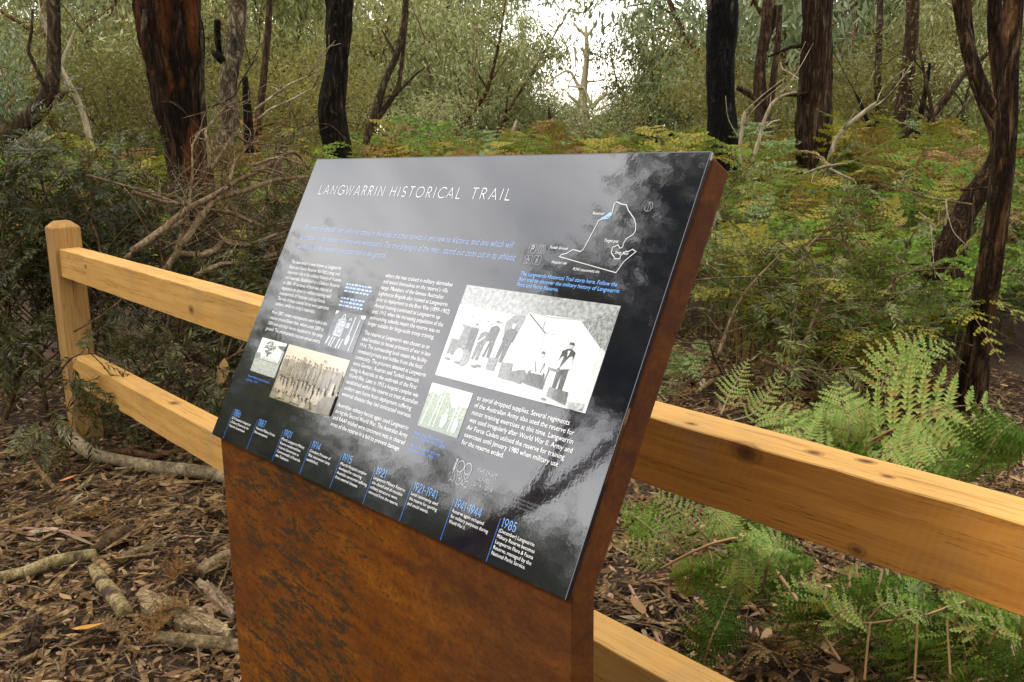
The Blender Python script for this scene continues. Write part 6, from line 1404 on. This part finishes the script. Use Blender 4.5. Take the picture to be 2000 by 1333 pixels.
slab('wood_splinter', 'pinkish grey splinter of wood touching the pedestal edge', 'wood', [(380, 1136), (392, 1128), (428, 1152), (456, 1186), (452, 1200), (420, 1174)], .02, bark_mat('pink_wood', (.17, .11, .085), (.34, .25, .20), (.46, .36, .30), 12, (3, .5, 3), bstr=1.0, bd=.01, fiss=.30), 622)
slab('wood_splinter', 'rough brown slab of bark behind the pedestal, at the lower rail end', 'wood', [(1180, 1215), (1230, 1228), (1300, 1268), (1310, 1290), (1270, 1285), (1215, 1250)], .03, CHIP, 623, .04)
slab('bark_piece', 'curled tan bark piece at the picture corner', 'bark', [(53, 1215), (72, 1200), (88, 1222), (70, 1262), (50, 1270)], .01, M_BROWN, 624)
GS('thin_stick', 'pinkish bare twig slanting down beside the pedestal, under the rail', 'stick', [(1228, 1140, 7), (1246, 1172, 8), (1270, 1220, 9), (1298, 1268, 9)], PINK, 631, 7)
GS('thin_stick', 'brown bent strip between the pink twig and the grey twig', 'stick', [(1278, 1182, 9), (1290, 1215, 12), (1300, 1245, 11), (1312, 1272, 8)], M_BROWN, 632, 7)
GS('thin_stick', 'thin grey crooked twig beside the dark upright frond', 'stick', [(1272, 1140, 5), (1298, 1164, 6), (1318, 1186, 6), (1334, 1212, 6), (1338, 1240, 5), (1350, 1262, 4)], TWIG, 633, 6)
GS('thin_stick', 'dark curved stick on the litter beside the pedestal', 'stick', [(1178, 1232, 9), (1220, 1226, 12), (1256, 1230, 12), (1290, 1214, 10), (1320, 1190, 8)], M_DARK, 634, 8)
GS('dead_stick', 'pale flat stick behind the pedestal under the rail', 'stick', [(1200, 975, 9), (1235, 992, 12), (1265, 1004, 10)], SAW, 635, 8)
GS('dead_log', 'bleached grey log behind the right-hand rail end', 'log', [(1750, 900, 26), (1800, 884, 30), (1850, 868, 32), (1900, 852, 32), (1960, 838, 30)], SAW, 636, 14)
GS('dead_stick', 'cream broken stick above the left part of the right-hand rail', 'stick', [(1362, 765, 10), (1390, 752, 14), (1420, 744, 12), (1436, 738, 7)], PALEB, 637, 9)
GS('dead_stick', 'dull brown stick in the dry ferns behind the rail', 'stick', [(1540, 760, 8), (1552, 782, 10), (1556, 800, 9)], M_BROWN, 638, 8)
GS('dead_stick', 'grey log lying far back by the furrowed trunk', 'stick', [(1860, 822, 14), (1910, 820, 16), (1970, 815, 16)], SAW, 639, 9)
SPM = []
for k in range(8):
    rg = random.Random(k + 50); L_ = rg.uniform(.07, .19); w_ = rg.uniform(.010, .024); m_ = 7; mb = MB(); pr = []
    for i_ in range(m_):
        t = i_ / (m_ - 1); ww = w_ * (.55 + .6 * math.sin(math.pi * min(.95, t + .12))) * rg.uniform(.75, 1.15); th = w_ * .45 * rg.uniform(.6, 1.2); x = (t - .5) * L_ + rg.uniform(-.006, .006); dy = rg.gauss(0, .003)
        pr.append([(x, -ww / 2 + dy, -th / 2), (x + rg.uniform(-.008, .008), ww / 2 + dy, -th / 2 + rg.uniform(-.002, .002)), (x, ww / 2 * .8 + dy, th / 2), (x, -ww / 2 * .7 + dy, th / 2 + rg.uniform(-.002, .003))])
    V = np.array(pr).reshape(-1, 3); i_ = np.arange(m_ - 1)[:, None] * 4; j_ = np.arange(4)[None]; F = np.stack([i_ + j_, i_ + (j_ + 1) % 4, i_ + 4 + (j_ + 1) % 4, i_ + 4 + j_], -1).reshape(-1, 4)
    mb.add(V, [F, [[3, 2, 1, 0]], [[4 * m_ - 4, 4 * m_ - 3, 4 * m_ - 2, 4 * m_ - 1]]]); SPM.append([mb.data('wood_splinter', [q]) for q in (SPL, SAW, CHIP, PALEB)])
q_ = visible_ground(700, 4.9); q_ = q_[[not (-2.6 < p_[0] < -.6 and .55 < p_[1] < 1.0) for p_ in q_]]
for k in range(110):
    p_ = q_[k]; o = link('wood_splinter', SPM[k % 8][int(rng.integers(0, 4))]); s = rng.uniform(.5, 1.1); o.scale = (s, s, s)
    o.location = (p_[0], p_[1], float(ground_z(p_[0], p_[1])) + rng.uniform(.020, .036)); o.rotation_euler = (rng.normal(0, .4), rng.normal(0, .15), rng.uniform(0, 6.28)); tag(o, 'small splinter of weathered wood lying in the litter', 'wood', 'splinters in the litter')
DF = 'dry curled fronds on the litter'
for k, (a, c_, w, cu) in enumerate([((160, 1010), (236, 1040), .15, .6), ((160, 1245), (250, 1248), .12, .5), ((280, 1262), (340, 1215), .12, .7), ((110, 985), (140, 1015), .10, .6), ((330, 1140), (372, 1120), .13, .5), ((395, 1012), (440, 1008), .10, .4), ((300, 1215), (372, 1205), .14, .9)]):
    q0 = G(*a, .035); q1 = G(*c_, .04); mid = (q0 + q1) / 2 + np.array([0, 0, .025])
    near_frond('curled ochre-brown dead frond on the left-hand litter', [q0, q0 * .6 + q1 * .4 + np.array([0, 0, .03]), mid * .4 + q1 * .6 + np.array([0, 0, .02]), q1], w, 4 if k % 2 else 3, 900 + k, 14, 8, (0, 0, 1), curl=cu, start=.06, name='dry_frond', group=DF, fat=.17)
RD = 'dead ferns behind the rail'
for k in range(34):
    x = rf.uniform(1300, 1900); y = rf.uniform(640, 830); a = rf.uniform(0, 6.28); q0 = G(x, y, .04); dv = np.array([math.cos(a), math.sin(a), 0]) * rf.uniform(.25, .5)
    near_frond('dead brown frond lying flat behind the right-hand rail', [q0, q0 + dv * .35 + np.array([0, 0, .07]), q0 + dv * .7 + np.array([0, 0, .06]), q0 + dv], rf.uniform(.12, .22), 4 if rf.random() < .7 else 3, 940 + k, 10, 6, (0, 0, 1), curl=rf.uniform(-.4, .3), start=.1, name='dry_frond', group=RD)
